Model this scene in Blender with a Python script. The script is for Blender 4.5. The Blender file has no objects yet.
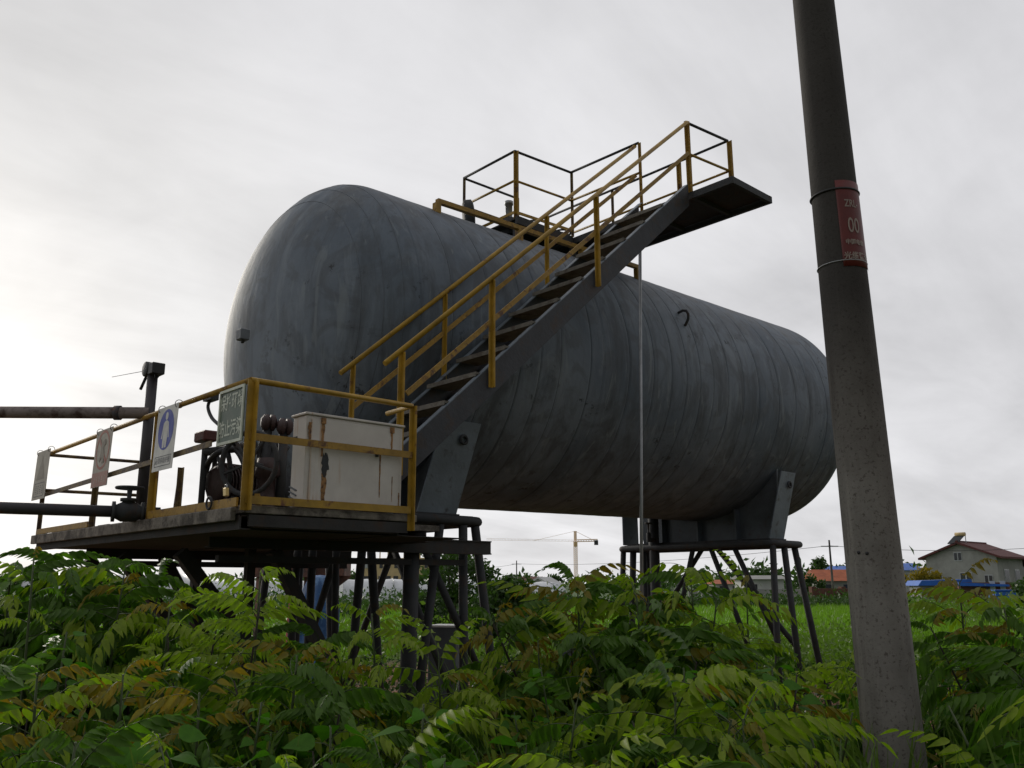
import bpy, math, random
import numpy as np
from mathutils import Vector, Matrix
PI = math.pi; R_ = math.radians
S = bpy.context.scene; COL = S.collection
random.seed(7); rng = np.random.default_rng(7)

# ------------------------------------------------------------------ camera
YAW, PITCH, ROLL, FPX = 0.7467, 0.22379, -0.0028, 876.93
CAM = np.array([-7.777, -7.096, 1.606])
_f = np.array([math.sin(YAW)*math.cos(PITCH), math.cos(YAW)*math.cos(PITCH), math.sin(PITCH)])
_r0 = np.array([math.cos(YAW), -math.sin(YAW), 0.0]); _u0 = np.cross(_r0, _f)
_r = _r0*math.cos(ROLL)+_u0*math.sin(ROLL); _u = -_r0*math.sin(ROLL)+_u0*math.cos(ROLL)
cd = bpy.data.cameras.new('camera'); cam = bpy.data.objects.new('camera', cd); COL.objects.link(cam)
cam.matrix_world = Matrix(((_r[0], _u[0], -_f[0], CAM[0]), (_r[1], _u[1], -_f[1], CAM[1]), (_r[2], _u[2], -_f[2], CAM[2]), (0, 0, 0, 1)))
cd.sensor_width = 36.0; cd.lens = FPX*36.0/1024; cd.clip_start = .05; cd.clip_end = 5000
S.camera = cam
S.render.resolution_x, S.render.resolution_y = 1024, 768
S.view_settings.view_transform = 'Standard'; S.view_settings.look = 'None'
S.view_settings.exposure = 0.0; S.view_settings.gamma = 1.0
S.cycles.max_bounces = 8; S.cycles.diffuse_bounces = 3; S.cycles.transmission_bounces = 4; S.cycles.transparent_max_bounces = 8

def ray(x, y): return (x-512)/FPX*_r-(y-384)/FPX*_u+_f
def on(x, y, ax, v):
    d = ray(x, y); i = 'XYZ'.index(ax); t = (v-CAM[i])/d[i]; return Vector(CAM+d*t)
def far(x, dist, z=0.0):                    # a ground point seen in column x at a horizontal distance
    fh = np.array([math.sin(YAW), math.cos(YAW), 0]); s = (x-512)/FPX
    p = CAM+fh*dist+_r0*dist*s*1.0
    return Vector((p[0], p[1], z))
def hz(y, dist): return CAM[2]+dist*(588-y)/FPX*1.0     # height seen at row y at that distance (near the horizon)

# ------------------------------------------------------------------ sky and sun
SUN_AZ, SUN_EL = R_(8.0), R_(20.0)          # azimuth from +Y towards +X
W = bpy.data.worlds.new('World'); S.world = W; W.use_nodes = True
nt = W.node_tree; nt.nodes.clear(); N = nt.nodes.new; Lk = nt.links.new
def M_(op, a, b=None, c=None, tree=None):
    t = tree or nt; n = t.nodes.new('ShaderNodeMath'); n.operation = op
    for i, v in enumerate((a, b, c)):
        if v is None: continue
        if isinstance(v, (int, float)): n.inputs[i].default_value = v
        else: t.links.new(v, n.inputs[i])
    return n.outputs[0]
out = N('ShaderNodeOutputWorld'); bg = N('ShaderNodeBackground'); Lk(bg.outputs[0], out.inputs[0])
tc = N('ShaderNodeTexCoord'); sep = N('ShaderNodeSeparateXYZ'); Lk(tc.outputs['Generated'], sep.inputs[0])
zc = M_('MAXIMUM', sep.outputs[2], 0.0)
den = M_('ADD', zc, 0.22)
cx = M_('DIVIDE', sep.outputs[0], den); cy = M_('DIVIDE', sep.outputs[1], den)
cmb = N('ShaderNodeCombineXYZ'); Lk(cx, cmb.inputs[0]); Lk(cy, cmb.inputs[1])
def noise(tree, vec, scale, detail=4, rough=.55, dist=0.0):
    n = tree.nodes.new('ShaderNodeTexNoise'); n.inputs['Scale'].default_value = scale
    n.inputs['Detail'].default_value = detail; n.inputs['Roughness'].default_value = rough; n.inputs['Distortion'].default_value = dist
    if vec is not None: tree.links.new(vec, n.inputs['Vector'])
    return n.outputs['Fac']
def ramp(tree, fac, stops):
    n = tree.nodes.new('ShaderNodeValToRGB'); e = n.color_ramp.elements
    while len(e) > 2: e.remove(e[-1])
    for i, (p, c) in enumerate(stops):
        c = (c, c, c) if isinstance(c, (int, float)) else c
        el = e[i] if i < 2 else e.new(p)
        el.position = p; el.color = (*c, 1)
    tree.links.new(fac, n.inputs[0]); return n.outputs[0]
n1 = noise(nt, cmb.outputs[0], .9, 5, .5, .3); n2 = noise(nt, cmb.outputs[0], 2.6, 6, .55, .6)
mp = N('ShaderNodeMapping'); mp.inputs['Scale'].default_value = (.55, 1.5, 1); mp.inputs['Rotation'].default_value = (0, 0, R_(35)); mp.inputs['Location'].default_value = (3.7, 1.2, 0); Lk(cmb.outputs[0], mp.inputs[0])
n3 = noise(nt, mp.outputs[0], 1.5, 6, .6, .5)
cl = M_('ADD', M_('ADD', M_('MULTIPLY', M_('SUBTRACT', n1, .5), .45), M_('MULTIPLY', M_('SUBTRACT', n2, .5), .28)), M_('MULTIPLY', M_('SUBTRACT', n3, .5), .55))
# glow of the hidden sun, low on the left
def dirdot(az, el):
    v = N('ShaderNodeVectorMath'); v.operation = 'DOT_PRODUCT'; Lk(tc.outputs['Generated'], v.inputs[0])
    v.inputs[1].default_value = (math.sin(az)*math.cos(el), math.cos(az)*math.cos(el), math.sin(el)); return v.outputs['Value']
g = M_('MAXIMUM', dirdot(R_(6), R_(9)), 0.0)
g1 = M_('MULTIPLY', M_('POWER', g, 60.0), .50); g2 = M_('MULTIPLY', M_('POWER', g, 4.0), .06)
gz = M_('MULTIPLY', M_('SUBTRACT', 1.0, M_('MINIMUM', M_('MULTIPLY', zc, 1.0), 1.0)), .10)   # a little paler towards the horizon
back = M_('MULTIPLY', M_('ADD', dirdot(YAW-.45, .5), 1.0), .5)                     # out-of-view sky dimmed behind the camera to weaken the front light
base = M_('ADD', M_('ADD', M_('ADD', .08, M_('MULTIPLY', back, .67)), g2), M_('ADD', g1, gz))
bank = M_('MULTIPLY', M_('POWER', M_('MAXIMUM', dirdot(R_(2), R_(44)), 0.0), 9.0), M_('ADD', .10, M_('MULTIPLY', n3, .30)))   # darker cloud bank above the glow
lum = M_('MULTIPLY', base, M_('SUBTRACT', M_('ADD', 1.0, cl), bank))
warm = ramp(nt, g, [(0.0, (.985, .985, 1.025)), (.85, (.995, .99, 1.01)), (.96, (1.0, .99, .985)), (1.0, (1.02, .99, .95))])
mul = N('ShaderNodeVectorMath'); mul.operation = 'SCALE'; Lk(warm, mul.inputs[0]); Lk(lum, mul.inputs['Scale'])
sky = N('ShaderNodeTexSky'); sky.sky_type = 'NISHITA'; sky.sun_disc = False; sky.sun_elevation = SUN_EL; sky.sun_rotation = SUN_AZ
sk = N('ShaderNodeVectorMath'); sk.operation = 'SCALE'; Lk(sky.outputs[0], sk.inputs[0]); sk.inputs['Scale'].default_value = 0.0015
ad = N('ShaderNodeVectorMath'); ad.operation = 'ADD'; Lk(mul.outputs[0], ad.inputs[0]); Lk(sk.outputs[0], ad.inputs[1])
Lk(ad.outputs[0], bg.inputs[0]); bg.inputs[1].default_value = 1.0
sd = bpy.data.lights.new('sun', 'SUN'); sd.energy = 1.4; sd.angle = R_(18); sd.color = (1, .93, .82)
so = bpy.data.objects.new('sun', sd); COL.objects.link(so)
sv = Vector((math.sin(SUN_AZ)*math.cos(SUN_EL), math.cos(SUN_AZ)*math.cos(SUN_EL), math.sin(SUN_EL)))
so.rotation_euler = sv.to_track_quat('Z', 'Y').to_euler(); so.location = (0, 0, 30)

# ------------------------------------------------------------------ materials
MT = {}
def mk(name):
    m = bpy.data.materials.new(name); m.use_nodes = True; MT[name] = m
    b = m.node_tree.nodes['Principled BSDF']; return m, m.node_tree, b
def mixc(t, fac, a, b, mode='MIX'):
    n = t.nodes.new('ShaderNodeMix'); n.data_type = 'RGBA'; n.blend_type = mode
    for s, v in ((0, fac), (6, a), (7, b)):
        if isinstance(v, (int, float)): n.inputs[s].default_value = v
        elif isinstance(v, tuple): n.inputs[s].default_value = (*v, 1)
        else: t.links.new(v, n.inputs[s])
    return n.outputs[2]
def coords(t, scale=(1, 1, 1), kind='Object'):
    a = t.nodes.new('ShaderNodeTexCoord'); mp = t.nodes.new('ShaderNodeMapping'); mp.inputs['Scale'].default_value = scale
    t.links.new(a.outputs[kind], mp.inputs[0]); return mp.outputs[0]
def geo_pos(t, scale=(1, 1, 1)):
    a = t.nodes.new('ShaderNodeNewGeometry'); mp = t.nodes.new('ShaderNodeMapping'); mp.inputs['Scale'].default_value = scale
    t.links.new(a.outputs['Position'], mp.inputs[0]); return mp.outputs[0]
def bump(t, b, h, strength=.3, dist=.01):
    n = t.nodes.new('ShaderNodeBump'); n.inputs['Strength'].default_value = strength; n.inputs['Distance'].default_value = dist
    t.links.new(h, n.inputs['Height']); t.links.new(n.outputs[0], b.inputs['Normal'])
def simple(name, col, rough=.6, metal=0.0, var=.25, vs=6.0, col2=None, thr=(.45, .65), bmp=.15, spec=.5, s2=9.0):
    m, t, b = mk(name); p = geo_pos(t)
    f = noise(t, p, vs, 5, .6); dark = tuple(c*(1-var) for c in col); lite = tuple(min(1, c*(1+var*.6)) for c in col)
    c = ramp(t, f, [(.3, dark), (.7, lite)])
    if col2: c = mixc(t, ramp(t, noise(t, p, s2, 6, .65, .3), [(thr[0], 0.0), (thr[1], 1.0)]), c, col2)
    t.links.new(c, b.inputs['Base Color']); b.inputs['Roughness'].default_value = rough; b.inputs['Metallic'].default_value = metal
    b.inputs['Specular IOR Level'].default_value = spec
    if bmp: bump(t, b, noise(t, p, vs*6, 4), bmp, .01)
    return m
RUST = (.13, .045, .018)
simple('yellow_paint', (.40, .235, .02), .5, 0, .35, 7, RUST, (.60, .70), .2)
simple('yellow_worn', (.37, .215, .03), .6, 0, .35, 9, (.11, .05, .022), (.53, .64), .3)
simple('rail_dull', (.22, .15, .05), .6, 0, .4, 9, (.08, .05, .035), (.42, .58), .3)
simple('dark_steel', (.04, .042, .045), .75, .0, .4, 5, (.06, .035, .022), (.55, .72), .3)
simple('grey_steel', (.10, .115, .13), .5, .0, .3, 4, (.07, .045, .032), (.58, .74), .3)
simple('blue_grey_steel', (.15, .18, .21), .45, .0, .25, 4, (.055, .05, .05), (.56, .70), .3)
simple('stair_steel', (.038, .040, .047), .6, .0, .35, 5, (.05, .032, .022), (.52, .70), .3)
simple('tread_edge', (.17, .155, .13), .8, .0, .3, 14, (.08, .06, .045), (.52, .7), .5)
simple('deck_underside', (.035, .033, .032), .8, 0, .4, 4, (.05, .03, .02), (.5, .7), .3)
simple('weathered_timber', (.20, .175, .145), .85, 0, .5, 10, (.06, .05, .04), (.45, .6), .5)
simple('pipe_brown', (.26, .215, .20), .6, 0, .3, 5, (.07, .04, .03), (.5, .65), .2)
simple('pipe_dark', (.055, .05, .055), .6, 0, .3, 5, RUST, (.6, .7), .2)
simple('iron_red', (.055, .030, .028), .6, 0, .4, 9, (.05, .03, .028), (.5, .62), .3)
simple('black_rubber', (.02, .02, .021), .55, 0, .3, 9, None, bmp=.1)
simple('galvanised', (.35, .36, .37), .4, .5, .2, 9, None, bmp=.1)
simple('brass', (.5, .38, .16), .4, .7, .2, 9, None, bmp=.05)
simple('plaster_yellow', (.62, .47, .25), .85, 0, .12, 1.5, None, bmp=.1)
simple('plaster_grey', (.34, .34, .32), .9, 0, .2, .9, (.24, .235, .22), (.5, .75), .2, s2=.6)
simple('plaster_white', (.55, .55, .54), .85, 0, .15, 1.2, None, bmp=.1)
simple('roof_tile_dark_red', (.12, .036, .032), .8, 0, .3, 2.0, None, bmp=.4)
simple('roof_tile_orange', (.42, .12, .05), .8, 0, .3, 1.5, None, bmp=.4)
simple('blue_sheet', (.02, .13, .52), .5, 0, .2, 1.5, None, bmp=.1)
simple('blue_tarp', (.03, .12, .32), .45, 0, .4, 4, (.12, .26, .46), (.5, .7), .4)
simple('brick_brown', (.17, .075, .045), .9, 0, .35, 3, (.10, .06, .045), (.45, .65), .3)
simple('window_dark', (.03, .035, .04), .15, 0, .1, 3, None, bmp=0)
simple('window_pale', (.45, .47, .48), .3, 0, .1, 3, None, bmp=0)
simple('film_white', (.66, .68, .70), .35, 0, .12, .7, (.5, .52, .53), (.5, .7), .15, s2=1.2)
simple('bark', (.09, .07, .05), .9, 0, .4, 12, None, bmp=.5)
simple('crane_paint', (.80, .56, .30), .6, 0, .1, 1, None, bmp=0)
simple('red_cloth', (.32, .05, .05), .8, 0, .3, 5, None, bmp=.3)
simple('dull_red', (.14, .04, .035), .6, 0, .4, 9, (.05, .035, .03), (.5, .62), .3)
simple('rust_sheet', (.20, .10, .07), .8, 0, .4, 3, (.09, .06, .05), (.45, .6), .4)
simple('clear_white', (.72, .72, .72), .5, 0, .1, 3, None, bmp=0)

# tank paint: grey, blotched, with rain streaks running down
def tank_paint():
    m, t, b = mk('tank_paint'); p = geo_pos(t); L = t.links.new
    c = ramp(t, noise(t, p, .8, 5, .6, .4), [(.36, (.098, .124, .158)), (.62, (.172, .202, .240))])
    c = mixc(t, ramp(t, noise(t, p, 2.4, 7, .62, 1.2), [(.50, 0.0), (.60, .5)]), c, (.085, .093, .102))
    # streaks: long in z, narrow along the shell
    c = mixc(t, ramp(t, noise(t, geo_pos(t, (1.3, 1.2, .45)), 1.5, 8, .7, 1.6), [(.54, 0.0), (.64, .38)]), c, (.235, .265, .295))
    ps = geo_pos(t, (4.2, 3.0, .45)); f = noise(t, ps, 1.0, 8, .66, .5)
    c = mixc(t, ramp(t, f, [(.50, 0.0), (.66, .66)]), c, (.064, .070, .077))
    ps2 = geo_pos(t, (9.0, 5.0, .9)); f2 = noise(t, ps2, 1.3, 5, .5, .8)
    c = mixc(t, ramp(t, f2, [(.61, 0.0), (.68, .5)]), c, (.22, .25, .27))
    # small peeled flakes
    v = t.nodes.new('ShaderNodeTexNoise'); v.inputs['Scale'].default_value = 6.5; v.inputs['Detail'].default_value = 8; v.inputs['Roughness'].default_value = .72; L(p, v.inputs['Vector'])
    big = ramp(t, noise(t, p, 1.1, 2), [(.46, 0.0), (.6, 1.0)])
    fl = M_('MULTIPLY', ramp(t, v.outputs['Fac'], [(.60, 0.0), (.625, .8)]), big, tree=t)
    c = mixc(t, fl, c, (.025, .026, .026))
    # brown weathering on the crown of the shell
    g = t.nodes.new('ShaderNodeNewGeometry'); s = t.nodes.new('ShaderNodeSeparateXYZ'); L(g.outputs['Position'], s.inputs[0])
    hi = t.nodes.new('ShaderNodeMapRange'); L(s.outputs[2], hi.inputs[0]); hi.inputs[1].default_value = 4.5; hi.inputs[2].default_value = 5.3
    br = M_('MULTIPLY', ramp(t, noise(t, geo_pos(t, (2.2, 2, 1)), 1.4, 6, .65, .7), [(.42, 0.0), (.68, .75)]), hi.outputs[0], tree=t)
    c = mixc(t, br, c, (.13, .12, .105))
    L(c, b.inputs['Base Color']); b.inputs['Roughness'].default_value = .6; b.inputs['Specular IOR Level'].default_value = .28
    bp = geo_pos(t, (3, 3, 1.2)); bump(t, b, noise(t, bp, 2.2, 5, .6, .5), .35, .02)
tank_paint()
def concrete():
    m, t, b = mk('pole_concrete'); p = geo_pos(t); L = t.links.new
    c = ramp(t, noise(t, p, 3.5, 6, .6), [(.3, (.15, .139, .123)), (.7, (.25, .235, .21))])
    c = mixc(t, ramp(t, noise(t, p, 55, 3, .6), [(.56, 0.0), (.66, .75)]), c, (.075, .06, .05))
    c = mixc(t, ramp(t, noise(t, geo_pos(t, (6, 6, .8)), 1.6, 6, .6), [(.5, 0.0), (.7, .55)]), c, (.11, .095, .08))
    c = mixc(t, ramp(t, noise(t, geo_pos(t, (9, 9, .5)), 1.3, 7, .65, .4), [(.52, 0.0), (.66, .6)]), c, (.32, .30, .265))
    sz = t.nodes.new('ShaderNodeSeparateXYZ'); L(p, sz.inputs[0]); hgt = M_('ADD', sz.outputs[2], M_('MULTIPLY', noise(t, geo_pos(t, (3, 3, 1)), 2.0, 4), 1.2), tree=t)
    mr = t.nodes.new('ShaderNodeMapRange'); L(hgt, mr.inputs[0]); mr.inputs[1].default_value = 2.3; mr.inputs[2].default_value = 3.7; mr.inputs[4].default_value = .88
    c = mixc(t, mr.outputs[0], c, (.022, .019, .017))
    L(c, b.inputs['Base Color']); b.inputs['Roughness'].default_value = .9
    bump(t, b, noise(t, p, 60, 4, .7), .5, .006)
concrete()
def cabinet():
    m, t, b = mk('cabinet_white'); p = geo_pos(t); L = t.links.new
    c = ramp(t, noise(t, p, 5, 5, .6), [(.3, (.53, .49, .45)), (.7, (.66, .62, .57))])
    st = noise(t, geo_pos(t, (16, 16, .9)), 1.0, 4, .6, .2); m1 = M_('MULTIPLY', ramp(t, st, [(.56, 0.0), (.68, .85)]), ramp(t, noise(t, p, 4, 3), [(.42, 0.0), (.6, 1.0)]), tree=t)
    c = mixc(t, m1, c, (.42, .22, .07))
    L(c, b.inputs['Base Color']); b.inputs['Roughness'].default_value = .5
cabinet()
simple('cabinet_rust', (.34, .18, .07), .8, 0, .5, 25, (.07, .03, .02), (.5, .6), .4, s2=40)
def flat(name, col, rough=.6, fade=None):
    m, t, b = mk(name); p = geo_pos(t)
    c = ramp(t, noise(t, p, 14, 5, .65), [(.3, tuple(x*.8 for x in col)), (.7, tuple(min(1, x*1.1) for x in col))])
    if fade: c = mixc(t, ramp(t, noise(t, p, 11, 5, .6), [(.45, 0.0), (.7, .6)]), c, fade)
    t.links.new(c, b.inputs['Base Color']); b.inputs['Roughness'].default_value = rough
flat('sign_green', (.10, .14, .105), .5, (.19, .21, .17)); flat('sign_letter', (.62, .66, .56), .6)
flat('sign_white', (.62, .62, .58), .5); flat('sign_cream', (.46, .43, .36), .6, (.33, .31, .25)); flat('sign_blue', (.03, .05, .34), .5, (.10, .13, .40))
flat('sign_pink', (.42, .22, .18), .6, (.45, .33, .27)); flat('sign_faded', (.28, .25, .20), .6, (.36, .33, .27)); flat('sign_ink', (.10, .10, .12), .6)
flat('sign_redring', (.42, .16, .12), .6, (.48, .36, .3)); flat('plate_red', (.13, .014, .010), .5, (.08, .012, .010)); flat('plate_letter', (.30, .24, .20), .5)
def leafmat(name, cols, trans=.45, rough=.42, glow=(1.15, 1.55, .4)):
    m = bpy.data.materials.new(name); m.use_nodes = True; MT[name] = m; t = m.node_tree; L = t.links.new
    b = t.nodes['Principled BSDF']; o = t.nodes['Material Output']
    oi = t.nodes.new('ShaderNodeObjectInfo'); at = t.nodes.new('ShaderNodeAttribute'); at.attribute_name = 'tone'
    f = M_('ADD', M_('MULTIPLY', oi.outputs['Random'], .55), M_('MULTIPLY', at.outputs['Fac'], .45), tree=t)
    c = ramp(t, f, [(0.05+.9*i/(len(cols)-1), k) for i, k in enumerate(cols)])
    c = mixc(t, ramp(t, noise(t, geo_pos(t), 9, 4, .6), [(.5, 0.0), (.72, .45)]), c, tuple(x*1.1 for x in cols[-1]))
    nz = noise(t, coords(t), 30, 3, .6); c = mixc(t, ramp(t, nz, [(.35, 0.0), (.75, .35)]), c, tuple(x*.45 for x in cols[0]))
    L(c, b.inputs['Base Color']); b.inputs['Roughness'].default_value = rough; b.inputs['Specular IOR Level'].default_value = .22
    tr = t.nodes.new('ShaderNodeBsdfTranslucent'); hs = mixc(t, 1.0, c, glow, 'MULTIPLY'); L(hs, tr.inputs[0])
    mx = t.nodes.new('ShaderNodeMixShader'); mx.inputs[0].default_value = trans; L(b.outputs[0], mx.inputs[1]); L(tr.outputs[0], mx.inputs[2]); L(mx.outputs[0], o.inputs[0])
leafmat('leaf_mature', [(.008, .032, .007), (.020, .064, .011), (.042, .110, .017), (.100, .190, .026)])
leafmat('leaf_fresh', [(.05, .13, .012), (.10, .21, .018), (.18, .30, .026), (.28, .36, .035)], .5)
leafmat('leaf_young_red', [(.28, .055, .014), (.34, .10, .018), (.30, .17, .022), (.22, .22, .03)], .45, .45, (1.5, 1.15, .5))
leafmat('leaf_broad', [(.020, .080, .012), (.04, .13, .016), (.08, .20, .022)], .4, .7)
leafmat('leaf_undergrowth', [(.008, .025, .007), (.015, .042, .010), (.025, .062, .013)], .3)  # dark leaf tones stand in for the deep shade between plants
leafmat('leaf_tree', [(.020, .045, .018), (.035, .07, .024), (.055, .10, .03)], .3)
leafmat('leaf_hedge', [(.05, .10, .02), (.09, .16, .03), (.13, .20, .04)], .35)
leafmat('crop_blade', [(.08, .17, .02), (.13, .24, .03), (.18, .30, .04)], .4)
simple('stem_green', (.05, .075, .02), .6, 0, .3, 20, None, bmp=0)
simple('stem_brown', (.035, .027, .018), .8, 0, .3, 20, None, bmp=0)
def ground():
    m, t, b = mk('soil'); p = geo_pos(t); L = t.links.new
    c = ramp(t, noise(t, p, 1.2, 8, .7), [(.3, (.08, .04, .02)), (.5, (.24, .105, .05)), (.72, (.30, .19, .12))])
    c = mixc(t, ramp(t, noise(t, p, 9, 6, .7), [(.5, 0.0), (.6, .8)]), c, (.05, .045, .025))
    c = mixc(t, ramp(t, noise(t, p, 24, 3, .6), [(.66, 0.0), (.70, .8)]), c, (.48, .42, .36))
    g = t.nodes.new('ShaderNodeVectorMath'); g.operation = 'DISTANCE'; g.inputs[1].default_value = (-2, -1, 0); L(p, g.inputs[0])
    d = M_('ADD', g.outputs['Value'], M_('MULTIPLY', noise(t, p, .5, 4), 6.0), tree=t)
    gr = ramp(t, noise(t, p, 3.0, 6, .7), [(.3, (.03, .065, .012)), (.7, (.075, .14, .022))])
    k = t.nodes.new('ShaderNodeMapRange'); L(d, k.inputs[0]); k.inputs[1].default_value = 10.0; k.inputs[2].default_value = 13.0
    c = mixc(t, k.outputs[0], c, gr); L(c, b.inputs['Base Color']); b.inputs['Roughness'].default_value = .95; bump(t, b, noise(t, p, 14, 6, .7), .8, .04)
    m, t, b = mk('crop_green'); p = geo_pos(t)
    c = ramp(t, noise(t, geo_pos(t, (1, 1, 1)), .6, 7, .7), [(.3, (.10, .18, .025)), (.7, (.17, .27, .045))])
    t.links.new(c, b.inputs['Base Color']); b.inputs['Roughness'].default_value = .9; bump(t, b, noise(t, p, 6, 6, .8), 1.0, .1)
ground()

# ------------------------------------------------------------------ mesh building
class MB:
    def __init__(s): s.v = []; s.f = []; s.sm = []
    def add(s, vs, fs, smooth=False):
        o = len(s.v); s.v += [tuple(v) for v in vs]; s.f += [tuple(i+o for i in f) for f in fs]; s.sm += [smooth]*len(fs); return s
    def obox(s, c, ax, ay, az, hx, hy, hz_):
        c = Vector(c); ax, ay, az = Vector(ax)*hx, Vector(ay)*hy, Vector(az)*hz_
        vs = [c+ax*i+ay*j+az*k for k in (-1, 1) for j in (-1, 1) for i in (-1, 1)]
        return s.add(vs, [(0, 2, 3, 1), (4, 5, 7, 6), (0, 1, 5, 4), (2, 6, 7, 3), (0, 4, 6, 2), (1, 3, 7, 5)])
    def box(s, a, b):
        a, b = Vector(a), Vector(b); c = (a+b)/2; h = (b-a)/2
        return s.obox(c, (1, 0, 0), (0, 1, 0), (0, 0, 1), abs(h.x), abs(h.y), abs(h.z))
    def bar(s, p, q, w, h, up=(0, 0, 1)):
        p, q = Vector(p), Vector(q); d = (q-p); l = d.length; d.normalize(); side = d.cross(Vector(up))
        if side.length < 1e-4: side = d.cross(Vector((1, 0, 0)))
        side.normalize(); u = side.cross(d); return s.obox((p+q)/2, d, side, u, l/2, w/2, h/2)
    def angle(s, p, q, w, t=.006, up=(0, 0, 1)):      # L-section bar
        p, q = Vector(p), Vector(q); d = (q-p).normalized(); side = d.cross(Vector(up))
        if side.length < 1e-4: side = d.cross(Vector((1, 0, 0)))
        side.normalize(); u = side.cross(d)
        s.obox((p+q)/2, d, side, u, (q-p).length/2, w/2, t/2)
        return s.obox((p+q)/2-side*(w/2-t/2)-u*(w/2+t/2), d, side, u, (q-p).length/2, t/2, w/2)
    def tube(s, pts, r, n=12, caps=True, r2=None):
        pts = [Vector(p) for p in pts]; m = len(pts); rs = [r if r2 is None else r+(r2-r)*i/(m-1) for i in range(m)]
        if isinstance(r, (list, tuple)): rs = r
        vs = []; prev = None
        for i, p in enumerate(pts):
            d = (pts[min(i+1, m-1)]-pts[max(i-1, 0)]).normalized()
            if prev is None: a = d.cross(Vector((0, 0, 1)));  a = a if a.length > 1e-3 else d.cross(Vector((1, 0, 0)))
            else: a = prev-d*prev.dot(d)
            a.normalize(); prev = a; b = d.cross(a)
            vs += [p+(a*math.cos(2*PI*k/n)+b*math.sin(2*PI*k/n))*rs[i] for k in range(n)]
        fs = [(i*n+k, i*n+(k+1) % n, (i+1)*n+(k+1) % n, (i+1)*n+k) for i in range(m-1) for k in range(n)]
        s.add(vs, fs, True)
        if caps: s.add([], [tuple(reversed(range(n)))] and []); o = len(s.v)-n*m; s.f += [tuple(o+k for k in reversed(range(n))), tuple(o+(m-1)*n+k for k in range(n))]; s.sm += [False]*2
        return s
    def lathe(s, c, axis, prof, n=20, smooth=True):   # prof: (offset along axis, radius)
        c = Vector(c); d = Vector(axis).normalized(); a = d.cross(Vector((0, 0, 1))); a = a if a.length > 1e-3 else Vector((1, 0, 0)); a.normalize(); b = d.cross(a)
        vs = [c+d*t+(a*math.cos(2*PI*k/n)+b*math.sin(2*PI*k/n))*max(r, 1e-4) for t, r in prof for k in range(n)]
        fs = [(i*n+k, i*n+(k+1) % n, (i+1)*n+(k+1) % n, (i+1)*n+k) for i in range(len(prof)-1) for k in range(n)]
        s.add(vs, fs, smooth); return s
    def torus(s, c, axis, R, r, n=28, m=8, a0=0, a1=2*PI):
        c = Vector(c); d = Vector(axis).normalized(); a = d.cross(Vector((0, 0, 1))); a = a if a.length > 1e-3 else Vector((1, 0, 0)); a.normalize(); b = d.cross(a)
        pts = [c+(a*math.cos(a0+(a1-a0)*i/n)+b*math.sin(a0+(a1-a0)*i/n))*R for i in range(n+1)]
        return s.tube(pts, r, m, False)
    def poly(s, pts, nrm, th):                          # plate from an outline
        nrm = Vector(nrm).normalized()*th; n = len(pts); p = [Vector(x) for x in pts]
        return s.add(p+[x+nrm for x in p], [tuple(range(n)), tuple(reversed(range(n, 2*n)))]+[(i, i+n, (i+1) % n+n, (i+1) % n) for i in range(n)])
    def build(s, name, mat, parent=None, bevel=0.0, seg=1, stuff=False):
        me = bpy.data.meshes.new(name); o = ORG.get(parent.name, Vector((0, 0, 0))) if parent else Vector((0, 0, 0))
        me.from_pydata([(v[0]-o.x, v[1]-o.y, v[2]-o.z) for v in s.v], [], s.f)
        me.polygons.foreach_set('use_smooth', s.sm)
        me.validate(); me.update(); me.materials.append(MT[mat])
        ob = bpy.data.objects.new(name, me); COL.objects.link(ob)
        if parent: ob.parent = parent; ORG[ob.name] = o
        else: ORG[ob.name] = Vector((0, 0, 0))
        if bevel:
            md = ob.modifiers.new('bevel', 'BEVEL'); md.width = bevel; md.segments = seg; md.limit_method = 'ANGLE'; md.angle_limit = R_(40)
        if stuff: ob['kind'] = 'stuff'
        return ob
ORG = {}
def tag(o, label=None, cat=None, group=None, kind=None):
    if label: o['label'] = label
    if cat: o['category'] = cat
    if group: o['group'] = group
    if kind: o['kind'] = kind
    return o
def thing(name, loc, label, cat, group=None):
    o = bpy.data.objects.new(name, None); o.empty_display_size = .2; COL.objects.link(o); o.location = loc
    ORG[o.name] = Vector(loc); return tag(o, label, cat, group)
def struct(name, mb, mat): return tag(mb.build(name, mat), kind='structure')
def text_mesh(body, size, bold=.0):
    cu = bpy.data.curves.new('lettering', 'FONT'); cu.body = body; cu.size = size; cu.align_x = 'CENTER'; cu.align_y = 'CENTER'; cu.offset = bold
    ob = bpy.data.objects.new('lettering', cu); COL.objects.link(ob); bpy.context.view_layer.update()
    me = bpy.data.meshes.new_from_object(ob.evaluated_get(bpy.context.evaluated_depsgraph_get()))
    bpy.data.objects.remove(ob); return me
def text_part(body, size, place, mat, parent, bold=0.0, name='lettering'):
    me = text_mesh(body, size, bold); me.name = name; o = ORG[parent.name]
    for v in me.vertices: v.co = place(v.co.x, v.co.y)-o
    me.materials.clear(); me.materials.append(MT[mat]); ob = bpy.data.objects.new(name, me); COL.objects.link(ob); ob.parent = parent; ORG[ob.name] = o; return ob

# ------------------------------------------------------------------ ground and field
g = MB(); g.add([(-1500, -60, 0), (1500, -60, 0), (1500, 2500, 0), (-1500, 2500, 0)], [(0, 1, 2, 3)]); g.f[-1] = (0, 1, 2, 3)
g.v = [tuple(x) for x in ((-2000, -2000, 0), (2000, -2000, 0), (2000, 2000, 0), (-2000, 2000, 0))]; struct('ground', g, 'soil')
fl = MB(); a, b_, c_, d_ = far(-300, 20, .004), far(1500, 20, .004), far(1500, 52, .004), far(-300, 52, .004)
fl.add([a, b_, c_, d_], [(0, 1, 2, 3)]); struct('rice_field', fl, 'crop_green')

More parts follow.
